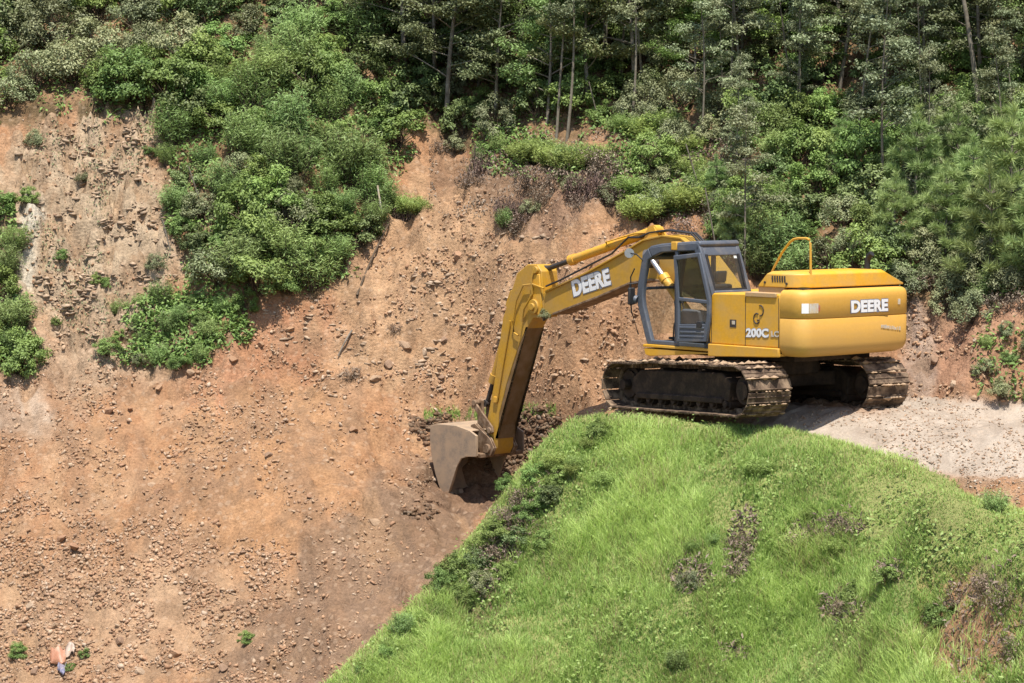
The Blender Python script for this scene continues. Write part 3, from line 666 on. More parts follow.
# stick cylinder along the back of the boom
ac = MB().tube([(2.35, .055, 2.985), (4.52, .055, 2.41)], .085, 14).tube([(4.44, .055, 2.43), (4.58, .055, 2.393)], .103, 14).disc((2.3, 2.99), .1, -.02, .13, 14).prism([(2.1, 2.86), (2.5, 2.80), (2.38, 3.06), (2.24, 3.06)], -.06, -.025).prism([(2.1, 2.86), (2.5, 2.80), (2.38, 3.06), (2.24, 3.06)], .135, .17)
ac.tube([(3.45, .16, 2.66), (3.5, .16, 2.76), (2.75, .16, 2.93), (2.45, .16, 2.95)], .018, 7)
ac = ac.build('stick_cylinder', M['yellow'], EX)
MB().tube([(4.55, .055, 2.40), (5.26, .055, 2.215)], .05, 12).disc((5.29, 2.205), .085, -.01, .12, 14).build('cylinder_rod', M['dark'], ac)

# ---- stick, linkage and bucket
SY0, SY1 = -.15, .29
st_l = [(5.56, 2.30), (5.86, 2.12), (6.28, 1.24), (6.55, -.06), (6.80, -.95), (6.84, -1.28), (6.72, -1.43), (6.53, -1.44), (6.44, -1.30), (6.40, -.62), (6.17, -.03), (5.78, .80), (5.40, 1.28), (5.16, 1.30), (5.10, 1.48), (5.16, 2.18), (5.28, 2.30)]
STK = MB().prism(st_l, SY0 + .015, SY1 - .015).build('stick', M['yellow_boom'], EX, bevel=.014)
MB().prism([(5.20, 1.32), (5.12, 1.50), (5.19, 2.12), (5.33, 2.12), (5.5, 1.6)], SY0 - .015, SY0 + .03).prism([(5.20, 1.32), (5.12, 1.50), (5.19, 2.12), (5.33, 2.12), (5.5, 1.6)], SY1 - .03, SY1 + .015).build('gusset_plate', M['yellow'], STK, bevel=.01)
MB().disc((5.34, 1.50), .14, SY0 - .05, SY1 + .05, 22).disc((5.34, 1.50), .07, SY0 - .09, SY1 + .09, 16).build('pivot_pin', M['yellow_boom'], STK, bevel=.01)
MB().disc((5.30, 2.2), .07, SY0 - .04, SY1 + .04, 16).build('pivot_pin', M['yellow_boom'], STK, bevel=.01)
hp = MB()
hp.tube([(5.05, .31, 1.86), (5.35, .33, 1.93), (5.62, .33, 1.90), (5.82, .33, 1.60), (5.92, .33, 1.2), (5.9, .32, .98), (5.78, .32, .93)], .017, 7)
hp.tube([(5.30, .31, 2.26), (5.38, .33, 2.05), (5.36, .33, 1.75), (5.45, .33, 1.62), (5.6, .33, 1.45), (5.66, .33, 1.2)], .022, 7)
hp.tube([(6.02, .31, 1.2), (6.25, .31, .3), (6.42, .31, -.4)], .018, 7)
hp.build('hose', M['yellow_boom'], STK)
MB().prism([(5.60, 1.10), (5.545, 1.10), (5.755, .80), (6.145, -.03), (6.375, -.62), (6.412, -1.12), (6.50, -1.12)], SY0 + .0, SY1 - .008).build('shade_plate', M['stick_shade'], STK)  # added plate, coloured as the shaded rear face of the stick
MB().box(6.42, 6.52, .28, .32, -.42, -.30).build('grease_bracket', M['yellow'], STK, bevel=.01)
bc = MB().tube([(6.20, .07, 1.50), (6.80, .07, -.02)], .078, 14).tube([(6.75, .07, .1), (6.815, .07, -.06)], .098, 14).disc((6.17, 1.55), .09, .0, .14, 14).prism([(6.0, 1.75), (6.22, 1.36), (6.3, 1.5), (6.16, 1.78)], -.05, -.01).prism([(6.0, 1.75), (6.22, 1.36), (6.3, 1.5), (6.16, 1.78)], .15, .19).build('bucket_cylinder', M['yellow_boom'], EX, bevel=.0)
MB().tube([(6.79, .07, 0.0), (6.98, .07, -.44)], .046, 12).disc((7.0, -.48), .07, .0, .14, 14).build('cylinder_rod', M['dark'], bc)
lk = MB()
for yy in (SY0 - .05, SY1 + .01): lk.prism([(7.1, -.40), (7.14, -.50), (6.62, -1.05), (6.50, -1.0), (6.52, -.90)], yy, yy + .045)
lk.disc((7.06, -.46), .06, SY0 - .08, SY1 + .08, 14).disc((6.6, -.97), .06, SY0 - .08, SY1 + .08, 14)
lk.build('tipping_link', M['rust'], EX, bevel=.01)
lk = MB()
for yy in (-.05, .17): lk.prism([(7.12, -.42), (6.98, -.42), (6.92, -1.0), (7.02, -1.12), (7.12, -1.0)], yy, yy + .05)
lk.build('bucket_link', M['rust'], EX, bevel=.01)
side = [(6.66, -1.06), (6.86, -.98), (7.3, -.91), (7.90, -.92), (8.10, -.98), (8.12, -1.25), (8.06, -1.58), (7.95, -1.92), (7.81, -2.20), (7.64, -2.38), (7.50, -2.24), (7.38, -2.0), (7.26, -1.70), (7.14, -1.55), (6.95, -1.50), (6.66, -1.46)]
BW = .62; sh = side[1:10]
b = MB().prism(side, BW - .04, BW).prism(side, -BW, -BW + .04)
inn = [(6.88, -1.02), (7.3, -.96), (7.87, -.97), (8.04, -1.03), (8.06, -1.26), (8.00, -1.57), (7.90, -1.90), (7.77, -2.16), (7.62, -2.32)]
b.strip(sh, inn, -BW + .03, BW - .03)
BK = b.build('bucket', M['bucket'], EX, bevel=.008)
MB().prism([(6.66, -1.06), (6.86, -.975), (6.98, -1.0), (7.0, -1.50), (6.66, -1.47)], BW - .001, BW + .022).build('hinge_plate', M['bucket'], BK, bevel=.006)
MB().prism([(7.25, -1.7), (7.5, -2.25), (7.6, -2.30), (7.38, -1.72)], BW - .001, BW + .018).build('side_cutter', M['bucket'], BK, bevel=.006)
MB().box(6.62, 7.0, -.55, .55, -1.5, -1.42).build('bucket_brace', M['rust'], BK, bevel=.01)
ears = MB()
for yy in (-.24, -.19, .31, .36): ears.prism([(6.52, -1.46), (6.42, -1.30), (6.55, -1.12), (6.9, -.92), (7.0, -.86), (7.12, -.90), (7.12, -1.0), (6.8, -1.46)], yy, yy + .03)
ears.disc((6.60, -1.32), .09, -.30, .44, 18).disc((7.02, -1.02), .07, -.28, .42, 16).build('bucket_ear', M['rust'], BK, bevel=.006)
for k in range(5):
    yc = -.52 + k * .26; MB().prism([(7.70, -2.22), (7.58, -2.22), (7.43, -2.50), (7.48, -2.52)], yc - .05, yc + .05).build('tooth', M['bucket'], BK, bevel=.01)

# ---- cab
CB = empty('cab'); CB.parent = EX
out = [(1.22, 1.03), (1.27, 1.12), (1.47, 1.70), (1.50, 1.87), (1.47, 2.10), (1.36, 2.58), (1.22, 2.715)]
inn = [(1.06, 1.03), (1.13, 1.14), (1.32, 1.70), (1.345, 1.87), (1.32, 2.10), (1.225, 2.50), (1.12, 2.56)]
rf_o = [(1.22, 2.715), (.9, 2.765), (.55, 2.795), (.0, 2.835)]; rf_i = [(1.12, 2.56), (.9, 2.64), (.55, 2.665), (-.02, 2.69)]
rp_o = [(.0, 2.835), (-.10, 2.60), (-.34, 1.97), (-.33, 1.03)]; rp_i = [(.10, 2.69), (.04, 2.58), (-.20, 1.95), (-.19, 1.03)]
fr = MB()
for y0, y1 in ((1.22, 1.31), (.33, .42)):
    fr.strip(out, inn, y0, y1).strip(rf_o, rf_i, y0, y1).strip(rp_o, rp_i, y0, y1)
    fr.prism([(1.13, 1.035), (1.13, 1.12), (-.3, 1.12), (-.3, 1.035)], y0, y1).prism([(.58, 1.1), (.58, 2.68), (.50, 2.68), (.50, 1.1)], y0 + .01, y1 - .01)
fr.box(1.34, 1.42, .4, 1.24, 1.98, 2.03).strip([out[5], out[6]], [inn[5], inn[6]], .4, 1.24)
fr.prism([(-.33, 1.03), (-.34, 1.97), (-.325, 2.02), (-.285, 2.02), (-.28, 1.03)], .4, 1.24)
fr.prism([(-.10, 2.60), (-.08, 2.66), (.02, 2.83), (.06, 2.70), (-.05, 2.60)], .4, 1.24)
fr.build('cab_frame', M['slate'], CB, bevel=.02)
MB().prism([(1.24, 2.69), (1.16, 2.75), (.9, 2.795), (.5, 2.825), (.0, 2.86), (-.04, 2.83), (-.05, 2.78), (.0, 2.745), (1.15, 2.65)], .335, 1.305).build('roof', M['slate'], CB, bevel=.025)
MB().box(.50, .64, 1.19, 1.325, 2.69, 2.835).build('roof_bracket', M['yellow'], CB, bevel=.012)
rw = MB().prism([(-.295, 2.0), (-.285, 2.0), (-.075, 2.62), (-.085, 2.62)], .42, 1.22).build('rear_window', M['glass'], CB)
rg = MB()
for a, b_ in (((.40, .45), (2.0, 2.63)), ((1.18, 1.24), (2.0, 2.63))): rg.prism([(-.315, b_[0]), (-.28, b_[0]), (-.07, b_[1]), (-.10, b_[1])], a[0], a[1])
rg.prism([(-.315, 1.99), (-.28, 1.99), (-.26, 2.05), (-.295, 2.05)], .40, 1.24); rg.build('window_gasket', M['black'], rw)
MB().prism([(-.104, 2.55), (-.094, 2.55), (-.070, 2.615), (-.080, 2.615)], .46, .53).build('sticker', M['white'], rw)
MB().strip([(1.31, 1.2), (1.40, 1.72), (1.42, 1.87), (1.39, 2.1)], [(1.305, 1.2), (1.395, 1.72), (1.415, 1.87), (1.385, 2.1)], .42, 1.22).build('windscreen', M['glass'], CB)
MB().prism([(1.2, 1.3), (1.3, 1.8), (1.22, 2.5), (.6, 2.62), (.58, 1.3)], .37, .376).prism([(.5, 1.3), (.5, 2.62), (.05, 2.62), (-.2, 1.95), (-.2, 1.3)], .37, .376).build('side_window', M['glass'], CB)
MB().box(-.3, 1.15, .40, 1.24, 1.035, 1.10).build('cab_floor', M['black'], CB)
seat = MB().box(-.02, .46, .56, 1.06, 1.36, 1.50).build('operator_seat', M['black'], CB, bevel=.05, seg=3)
MB().prism([(-.02, 1.5), (.10, 1.5), (.0, 2.08), (-.05, 2.12), (-.13, 2.10)], .58, 1.04).build('backrest', M['black'], seat, bevel=.04, seg=3)
MB().prism([(-.07, 2.14), (.0, 2.14), (-.03, 2.34), (-.10, 2.34)], .68, .94).build('headrest', M['black'], seat, bevel=.03, seg=3)
MB().box(.0, .4, .62, 1.0, 1.10, 1.36).build('seat_base', M['dark'], seat)
for yy in (.46, 1.12):
    cs = MB().prism([(-.05, 1.12), (.45, 1.12), (.56, 1.62), (.50, 1.68), (-.1, 1.66)], yy - .06, yy + .07).build('console', M['slate'], CB, bevel=.03)
    MB().tube([(.50, yy, 1.64), (.56, yy, 1.78)], .012, 8).tube([(.555, yy, 1.77), (.585, yy, 1.88)], .026, 10).build('joystick', M['black'], cs)
lv = MB()
for yy in (.72, .92): lv.tube([(.98, yy, 1.08), (.96, yy, 1.35), (.86, yy, 1.62)], .012, 8).box(.86, 1.04, yy - .05, yy + .05, 1.12, 1.16)
lv.build('travel_lever', M['black'], CB)
# the door, folded right back against the cab side
DR = empty('door'); DR.parent = CB
do = [(.46, 2.60), (-.17, 2.665), (-.42, 1.87), (-.42, 1.60), (-.34, 1.16), (.38, 1.12), (.385, 1.86)]
cx, cz = .06, 1.85
di = [(.385, 2.525), (-.115, 2.585), (-.335, 1.87), (-.335, 1.60), (-.26, 1.24), (.31, 1.2), (.315, 1.86)]
MB().strip(do + [do[0]], di + [di[0]], 1.395, 1.45).prism([(-.36, 1.80), (.36, 1.83), (.36, 1.895), (-.36, 1.865)], 1.40, 1.448).build('door_frame', M['slate'], DR, bevel=.014)
dp = MB().prism([(.34, 1.17), (.33, 1.43), (-.34, 1.46), (-.36, 1.38), (-.29, 1.21)], 1.405, 1.44)
for k in range(3): z0 = 1.21 + k * .075; dp.prism([(.30, z0), (.30, z0 + .035), (-.28, z0 + .05), (-.28, z0 + .015)], 1.44, 1.456)
dp.build('door_panel', M['slate'], DR, bevel=.01)
MB().prism([(.38, 2.52), (-.11, 2.58), (-.33, 1.88), (.34, 1.90)], 1.418, 1.424).build('door_window', M['tint_glass'], DR)
MB().prism([(.31, 1.80), (.31, 1.44), (-.33, 1.47), (-.33, 1.79)], 1.418, 1.424).build('door_window', M['glass'], DR)
MB().box(-.24, -.12, 1.45, 1.475, 1.40, 1.50).build('door_handle', M['black'], DR, bevel=.01)
mr_ = MB().tube([(1.30, 1.28, 2.45), (1.45, 1.36, 2.60), (1.60, 1.38, 2.62)], .012, 8).build('mirror_arm', M['black'], CB)
MB().tube([(1.59, 1.40, 2.62), (1.63, 1.36, 2.62), (1.68, 1.32, 2.62)], .085, 16, r2=.06).build('mirror', M['chrome'], mr_)
mr_ = MB().tube([(1.48, 1.30, 2.10), (1.55, 1.42, 2.08), (1.56, 1.43, 1.75)], .012, 8).build('mirror_arm', M['black'], CB)
MB().box(1.47, 1.53, 1.36, 1.50, 1.72, 2.02).build('mirror', M['black'], mr_, bevel=.02)
MB().tube([(1.46, 1.33, 1.80), (1.52, 1.36, 1.82)], .075, 14).build('work_lamp', M['slate'], CB)
gh = MB()
for yy in (1.335,): gh.tube([(1.52, yy, 2.35), (1.62, yy, 2.2), (1.60, yy, 1.6), (1.42, yy, 1.2)], .012, 8)
gh.build('grab_rail', M['black'], CB)
# ================================================================ PLANTS
def unit(a): return a / np.maximum(np.linalg.norm(a, axis=-1, keepdims=True), 1e-9)

def leaves(P, n0, L, W, r, fold=.12, along=None, jit=.55):
    """one folded diamond per point; n0: the way the blades face"""
    n = len(P); nn = unit(n0 + r.normal(0, jit, (n, 3)))
    a = r.normal(0, 1, (n, 3)) if along is None else along + r.normal(0, .25, (n, 3))
    a = unit(a - (a * nn).sum(1, keepdims=True) * nn); s = np.cross(nn, a)
    l = (L * r.uniform(.6, 1.35, n))[:, None]; w_ = (W * r.uniform(.7, 1.3, n))[:, None]
    V = np.stack([P, P + a * l * .45 + s * w_ * .5 + nn * l * fold, P + a * l - nn * l * fold * .6, P + a * l * .45 - s * w_ * .5 + nn * l * fold], 1).reshape(-1, 3)
    return V, np.arange(4 * n).reshape(-1, 4)

def tubes(paths, seg=5):
    V = []; F = []; o = 0
    for path, r0, r1 in paths:
        P = np.array(path, float); k = len(P); T = np.gradient(P, axis=0); T = unit(T)
        ref = np.where(np.abs(T[:, 2:3]) > .9, np.array([[1., 0, 0]]), np.array([[0, 0, 1.]])); A = unit(np.cross(T, ref)); B = np.cross(T, A)
        rr = np.linspace(r0, r1, k)[:, None]
        for i in range(k):
            for j in range(seg):
                t = 2 * math.pi * j / seg; V.append(P[i] + (A[i] * math.cos(t) + B[i] * math.sin(t)) * rr[i])
        for i in range(k - 1):
            for j in range(seg): F.append((o + i * seg + j, o + i * seg + (j + 1) % seg, o + (i + 1) * seg + (j + 1) % seg, o + (i + 1) * seg + j))
        o += k * seg
    return np.array(V), np.array(F)

class Leafy:
    def __init__(s): s.V = []; s.F = []; s.T = []; s.o = 0
    def add(s, V, F, tint):
        s.V.append(V); s.F.append(F + s.o); s.o += len(V)
        s.T.append(np.repeat(tint, len(V) // len(tint)))
    def mesh(s, name): return mesh_np(name, np.concatenate(s.V), np.concatenate(s.F), {'tint': np.concatenate(s.T)})

def bough(p, q, r, bend=.12, k=5):
    p = np.array(p, float); q = np.array(q, float); t = np.linspace(0, 1, k)[:, None]; d = np.linalg.norm(q - p)
    off = r.normal(0, bend * d, 3); return p + (q - p) * t + off * (np.sin(t * math.pi)) * .7 + np.array([0, 0, -.12 * d]) * (t * t - t)

PM = dict(
    leafy=leaf_mat('leafy_green', (0.090, 0.145, 0.034), (0.240, 0.335, 0.095), .28),
    feather=leaf_mat('feathery_green', (0.130, 0.195, 0.060), (0.305, 0.420, 0.150), .30, spread=.25),
    darkshrub=leaf_mat('dark_leaf', (0.055, 0.085, 0.026), (0.170, 0.225, 0.080), .18),
    olive=leaf_mat('olive_leaf', (0.125, 0.145, 0.066), (0.290, 0.315, 0.165), .22),
    tree=leaf_mat('tree_leaf', (0.078, 0.098, 0.040), (0.245, 0.270, 0.130), .2),
    sapling=leaf_mat('sapling_leaf', (0.125, 0.155, 0.075), (0.320, 0.355, 0.205), .25, spread=.2),
    pine=leaf_mat('pine_needle', (0.130, 0.200, 0.062), (0.310, 0.400, 0.150), .2, spread=.2),
    fern=leaf_mat('fern_green', (0.145, 0.215, 0.045), (0.320, 0.410, 0.130), .32, spread=.2),
    brush=leaf_mat('dead_brush', (0.100, 0.074, 0.054), (0.300, 0.230, 0.165), .1, spread=.25),
    root=leaf_mat('hanging_root', (0.095, 0.066, 0.050), (0.270, 0.190, 0.140), 0, .9, .15),
    bark=worn_mat('grey_bark', (0.115, 0.092, 0.070), (0.26, 0.23, 0.19), .35, .7, .9, 6, var=.25, spec=.1),
    pale=worn_mat('pale_bark', (0.20, 0.175, 0.135), (0.10, 0.08, 0.06), .4, .75, .9, 7, var=.2, spec=.1),
    stem=worn_mat('brown_stem', (0.075, 0.055, 0.038), (0.15, 0.11, 0.08), .4, .8, .9, 8, spec=.1))

def make_shrub(kind, seed, R, Hh, nc, nl, L, W, flat=.75, mat='leafy', up=.8):
    r = np.random.default_rng(seed); lf = Leafy(); st = []
    for i in range(nc):
        a = r.uniform(0, 2 * math.pi); rd = R * math.sqrt(r.uniform(0, 1)) * .95; z = Hh * r.uniform(.18, 1.0) * (1 - .5 * (rd / R) ** 2)
        c = np.array([rd * math.cos(a), rd * math.sin(a), z]); cr_ = R * r.uniform(.16, .36)
        g = r.normal(0, 1, (nl, 3)); g = unit(g) * (r.uniform(0, 1, (nl, 1)) ** .5) * cr_ * np.array([1, 1, flat])
        outw = unit(c * np.array([1, 1, .4]) + 1e-6)
        P = c + g; keep = P[:, 2] > -.05; P = P[keep]; g = g[keep]
        V, F = leaves(P, unit(g) * .5 + outw * .45 + np.array([0, 0, up]), L, W, r)
        lf.add(V, F, np.clip(r.uniform(.25, .75) + r.normal(0, .16, len(P)), 0, 1))
        st.append((bough((r.normal(0, .05), r.normal(0, .05), -.12), c, r), .018 * (R + .3), .005))
    V, F = tubes(st, 4)
    return lf.mesh(kind), mesh_np('stem', V, F, smooth=True), mat, 'stem'

def make_feather(kind, seed, R, Hh, ns, mat='feather'):
    """upright wands with narrow leaves, like tall groundsel"""
    r = np.random.default_rng(seed); lf = Leafy(); st = []
    for i in range(ns):
        a = r.uniform(0, 2 * math.pi); rd = R * math.sqrt(r.uniform(0, 1)); tip = np.array([rd * math.cos(a), rd * math.sin(a), Hh * r.uniform(.55, 1.05) * (1 - .35 * (rd / R) ** 2)])
        base = np.array([tip[0] * .35, tip[1] * .35, -.1]); pth = bough(base, tip, r, .06, 6); st.append((pth, .010, .003))
        m = int(58 * r.uniform(.7, 1.2)); u = r.uniform(.25, 1.03, m); idx = u * 5; i0 = np.clip(idx.astype(int), 0, 4); P = pth[i0] + (pth[i0 + 1] - pth[i0]) * (idx - i0)[:, None]
        P = P + r.normal(0, .055, (m, 3)); ax = unit(r.normal(0, 1, (m, 3)) * np.array([1, 1, .5]) + np.array([0, 0, .55]))
        V, F = leaves(P, np.tile([0, 0, 1.], (m, 1)), .115, .019, r, .06, ax)
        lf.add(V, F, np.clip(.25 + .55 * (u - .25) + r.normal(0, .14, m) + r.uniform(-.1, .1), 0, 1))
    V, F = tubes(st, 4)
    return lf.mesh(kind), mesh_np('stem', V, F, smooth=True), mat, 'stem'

def make_tree(seed, Hh, R, base, nb, nl, L, W, r0, mat, bark, lean=0.03, flat=.45, open_=1.0):
    r = np.random.default_rng(seed); lf = Leafy(); st = []
    top = np.array([r.normal(0, lean) * Hh, r.normal(0, lean) * Hh, Hh]); tr = bough((0, 0, -.3), top, r, .025, 9); st.append((tr, r0, r0 * .22))
    for i in range(nb):
        u = base + (1 - base) * (i + r.uniform(0, 1)) / nb; k = u * 8; i0 = min(int(k), 7); p = tr[i0] + (tr[i0 + 1] - tr[i0]) * (k - i0)
        a = r.uniform(0, 2 * math.pi); ln = R * (1.05 - .75 * ((u - base) / (1 - base)) ** 1.4) * r.uniform(.55, 1.15)
        q = p + np.array([math.cos(a) * ln, math.sin(a) * ln, ln * r.uniform(-.05, .55)])
        pth = bough(p, q, r, .08, 6); st.append((pth, r0 * .32 * (1.1 - u * .6), .006))
        for c, cr_ in ((pth[5], .30), (pth[4], .27), (pth[3], .2)):
            cr2 = cr_ * R * r.uniform(.6, 1.25) * open_; n = int(nl * r.uniform(.6, 1.2)); g = unit(r.normal(0, 1, (n, 3))) * (r.uniform(0, 1, (n, 1)) ** .6) * cr2 * np.array([1, 1, flat])
            V, F = leaves(c + g + r.normal(0, .05, 3), np.tile([0, 0, 1.], (n, 1)) + g / cr2 * .5, L, W, r)
            lf.add(V, F, np.clip(r.uniform(.25, .7) + r.normal(0, .16, n), 0, 1))
    V, F = tubes(st, 6)
    return lf.mesh('crown'), mesh_np('trunk', V, F, smooth=True), mat, bark

def make_pine(seed, Hh, R):
    r = np.random.default_rng(seed); lf = Leafy(); st = []
    tr = bough((0, 0, -.2), (r.normal(0, .06), r.normal(0, .06), Hh), r, .02, 7); st.append((tr, .04, .008)); sh = [(tr[5], tr[6] + np.array([0, 0, .12]))]
    nw = int(Hh / .30)
    for i in range(nw):
        u = .10 + .85 * i / nw; k = u * 6; i0 = min(int(k), 5); p = tr[i0] + (tr[i0 + 1] - tr[i0]) * (k - i0); n = r.integers(4, 6); a0 = r.uniform(0, 6.28)
        for j in range(n):
            a = a0 + 6.283 * j / n + r.normal(0, .2); ln = R * (1.1 - .85 * u) * r.uniform(.7, 1.15); q = p + np.array([math.cos(a) * ln, math.sin(a) * ln, ln * r.uniform(.35, .7)])
            pth = bough(p, q, r, .05, 5); st.append((pth, .014, .005)); sh.append((pth[1], pth[4]))
            if ln > .3:
                for s_ in (-1, 1):
                    b = a + s_ * .6; q2 = pth[2] + np.array([math.cos(b), math.sin(b), .6]) * ln * .45; sh.append((pth[2], q2))
    for p, q in sh:
        d = np.linalg.norm(q - p); m = int(90 + 240 * d); u = r.uniform(.05, 1.0, m) ** .8; P = p + (q - p) * u[:, None]; t = (q - p) / d
        ax = unit(unit(r.normal(0, 1, (m, 3))) * .95 + t * .9 + np.array([0, 0, .15])); nn = np.cross(ax, r.normal(0, 1, (m, 3)))
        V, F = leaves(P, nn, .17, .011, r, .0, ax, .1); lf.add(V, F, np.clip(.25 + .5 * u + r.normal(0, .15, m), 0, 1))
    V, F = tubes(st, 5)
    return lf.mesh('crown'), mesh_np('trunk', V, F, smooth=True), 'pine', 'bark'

def make_fern(seed, R, nf, mat='fern', dead=False):
    r = np.random.default_rng(seed); lf = Leafy(); st = []
    for i in range(nf):
        a = r.uniform(0, 6.283); ln = R * r.uniform(.6, 1.15); rise = r.uniform(.5, 1.1) * ln; k = 9; t = np.linspace(0, 1, k)
        b = np.array([r.normal(0, .18), r.normal(0, .18), 0]) * R
        pth = np.stack([b[0] + np.cos(a) * ln * t * (.4 + .6 * t), b[1] + np.sin(a) * ln * t * (.4 + .6 * t), rise * np.sin(t * 2.15) ** 1.0 * 1.05 - .05], 1); st.append((pth, .006, .002))
        m = 26; u = np.linspace(.15, 1, m); idx = u * (k - 1); i0 = np.clip(idx.astype(int), 0, k - 2); P = pth[i0] + (pth[i0 + 1] - pth[i0]) * (idx - i0)[:, None]
        T = unit(pth[i0 + 1] - pth[i0]); S = unit(np.cross(T, [0, 0, 1.])); nn = np.cross(S, T)
        for s_ in (1, -1):
            wl = .22 * ln * np.sin((u * .92 + .08) * math.pi) ** .7 + .02
            a_ = unit(S * s_ + T * .45); w_ = np.full(m, .022)
            V = np.stack([P, P + a_ * (wl * .5)[:, None] + T * w_[:, None] * .5, P + a_ * wl[:, None] - nn * .04, P + a_ * (wl * .5)[:, None] - T * w_[:, None] * .5], 1).reshape(-1, 3)
            lf.add(V, np.arange(4 * m).reshape(-1, 4), np.clip(.55 + r.normal(0, .15, m) + r.uniform(-.2, .2), 0, 1))
    V, F = tubes(st, 4)
    return lf.mesh('frond'), mesh_np('stem', V, F, smooth=True), mat, 'stem'

def make_brush(seed, R, Hh, nt, leafn):
    r = np.random.default_rng(seed); st = []; lf = Leafy()
    for i in range(nt):
        a = r.uniform(0, 6.283); b = np.array([r.normal(0, .3) * R, r.normal(0, .3) * R, -.05]); q = b + np.array([math.cos(a) * R * r.uniform(.2, .8), math.sin(a) * R * r.uniform(.2, .8), Hh * r.uniform(.2, 1)])
        st.append((bough(b, q, r, .15, 5), .010, .003))
        P = q + r.normal(0, .12 * R + .02, (leafn, 3)); P[:, 2] = np.maximum(P[:, 2], 0)
        V, F = leaves(P, r.normal(0, 1, (leafn, 3)) + np.array([0, 0, .4]), .09, .028, r); lf.add(V, F, np.clip(r.uniform(.1, .8) + r.normal(0, .15, leafn), 0, 1))
    V, F = tubes(st, 4)
    return lf.mesh('dead_leaves'), mesh_np('stem', V, F, smooth=True), 'brush', 'stem'

def make_roots(seed, Wd, Ln, ns):
    """a lip of turf with its torn roots hanging below"""
    r = np.random.default_rng(seed); st = []; lf = Leafy()
    for i in range(ns):
        x0 = r.uniform(-.5, .5) * Wd; dp = r.uniform(0, 1); p = np.array([x0, -.05 - .35 * dp, .1 + .12 * r.normal()]); q = p + np.array([r.normal(0, .12), -.08 + r.normal(0, .08), -Ln * r.uniform(.35, 1.05) * (1 - .6 * (2 * x0 / Wd) ** 2)])
        st.append((bough(p, q, r, .09, 5), .014 * r.uniform(.4, 1.2), .003))
    P = np.stack([r.uniform(-.55, .55, ns * 14) * Wd, r.uniform(-.45, .05, ns * 14), r.normal(-.1, .22, ns * 14) * Ln], 1)
    V, F = leaves(P, r.normal(0, 1, (ns * 14, 3)), .085, .022, r, along=np.tile([0, 0, -1.], (ns * 14, 1))); lf.add(V, F, np.clip(r.uniform(0, .8, ns * 14), 0, 1))
    V, F = tubes(st, 4)
    return lf.mesh('torn_turf'), mesh_np('root', V, F, smooth=True), 'root', 'root'

CATALOG = dict(
    leafy=[lambda s=s: make_shrub('foliage', 100 + s, .62, .95, 34, 150, .060, .036) for s in range(5)],
    feather=[lambda s=s: make_feather('foliage', 200 + s, .58, 1.05, 62) for s in range(4)],
    darkshrub=[lambda s=s: make_shrub('foliage', 300 + s, .66, 1.0, 30, 120, .075, .046, mat='darkshrub') for s in range(3)],
    olive=[lambda s=s: make_shrub('foliage', 400 + s, .60, .85, 34, 110, .062, .028, mat='olive', flat=.9) for s in range(4)],
    tree=[lambda s=s: make_tree(500 + s, 4.6, 1.35, .24, 30, 150, .088, .045, .065, 'tree', 'bark') for s in range(5)],
    sapling=[lambda s=s: make_tree(600 + s, 4.4, .85, .34, 24, 70, .082, .038, .036, 'sapling', 'pale', open_=1.15) for s in range(4)],
    lighttree=[lambda s=s: make_tree(560 + s, 3.9, 1.25, .16, 30, 165, .075, .042, .055, 'feather' if s % 2 else 'leafy', 'bark', flat=.62) for s in range(4)],
    pole=[lambda s=s: make_tree(650 + s, 5.2, .7, .66, 11, 60, .085, .04, .055, 'sapling', 'pale', lean=.05, open_=1.2) for s in range(2)],
    pine=[lambda s=s: make_pine(700 + s, 2.0, .75) for s in range(3)],
    fern=[lambda s=s: make_feather('frond', 800 + s, .62, .55, 85, mat='fern') for s in range(3)],
    brush=[lambda s=s: make_brush(900 + s, .5, .5, 46, 12) for s in range(3)],
    root=[lambda s=s: make_roots(950 + s, .9, .75, 70) for s in range(3)])
NAMES = dict(lighttree='leafy_tree', leafy='leafy_shrub', feather='feathery_shrub', darkshrub='evergreen_shrub', olive='olive_shrub', tree='broadleaf_tree', sapling='sapling', pole='bare_trunk_tree', pine='young_pine', fern='fern', brush='dry_brush', root='root_curtain')
CATS = dict(lighttree='tree', leafy='shrub', feather='shrub', darkshrub='shrub', olive='shrub', tree='tree', sapling='sapling', pole='tree', pine='pine', fern='fern', brush='dead brush', root='roots')
LOOK = dict(lighttree='light green tree', leafy='leafy green shrub', feather='feathery pale shrub', darkshrub='dark evergreen shrub', olive='dusty olive shrub', tree='dark bushy tree', sapling='slender grey-green sapling', pole='bare pale trunk', pine='soft young pine', fern='bright green fern', brush='brown dead brush', root='dark torn roots')
PROTO = {}; PLACED = []
prng = random.Random(11)
def plant(kind, P, scale, zone, rz=None, tilt=None, var=None, label=None, sz=None):
    v = prng.randrange(len(CATALOG[kind])) if var is None else var % len(CATALOG[kind])
    if (kind, v) not in PROTO:
        a, b, ma, mb_ = CATALOG[kind][v](); PROTO[kind, v] = (a, b)
        a.materials.append(PM[ma]); b.materials.append(PM[mb_])
    a, b = PROTO[kind, v]
    r = empty(NAMES[kind], tuple(map(float, P)), prng.uniform(0, 6.28) if rz is None else rz)
    if tilt: r.rotation_euler = (tilt[0], tilt[1], r.rotation_euler[2])
    r.scale = (scale, scale, scale * (sz or 1))
    o1 = bpy.data.objects.new(a.name.split('.')[0], a); COL.objects.link(o1); o1.parent = r
    o2 = bpy.data.objects.new(b.name.split('.')[0], b); COL.objects.link(o2); o2.parent = r
    PLACED.append(dict(o=r, kind=kind, zone=zone, label=label, P=np.array(P), scale=scale))
    return r

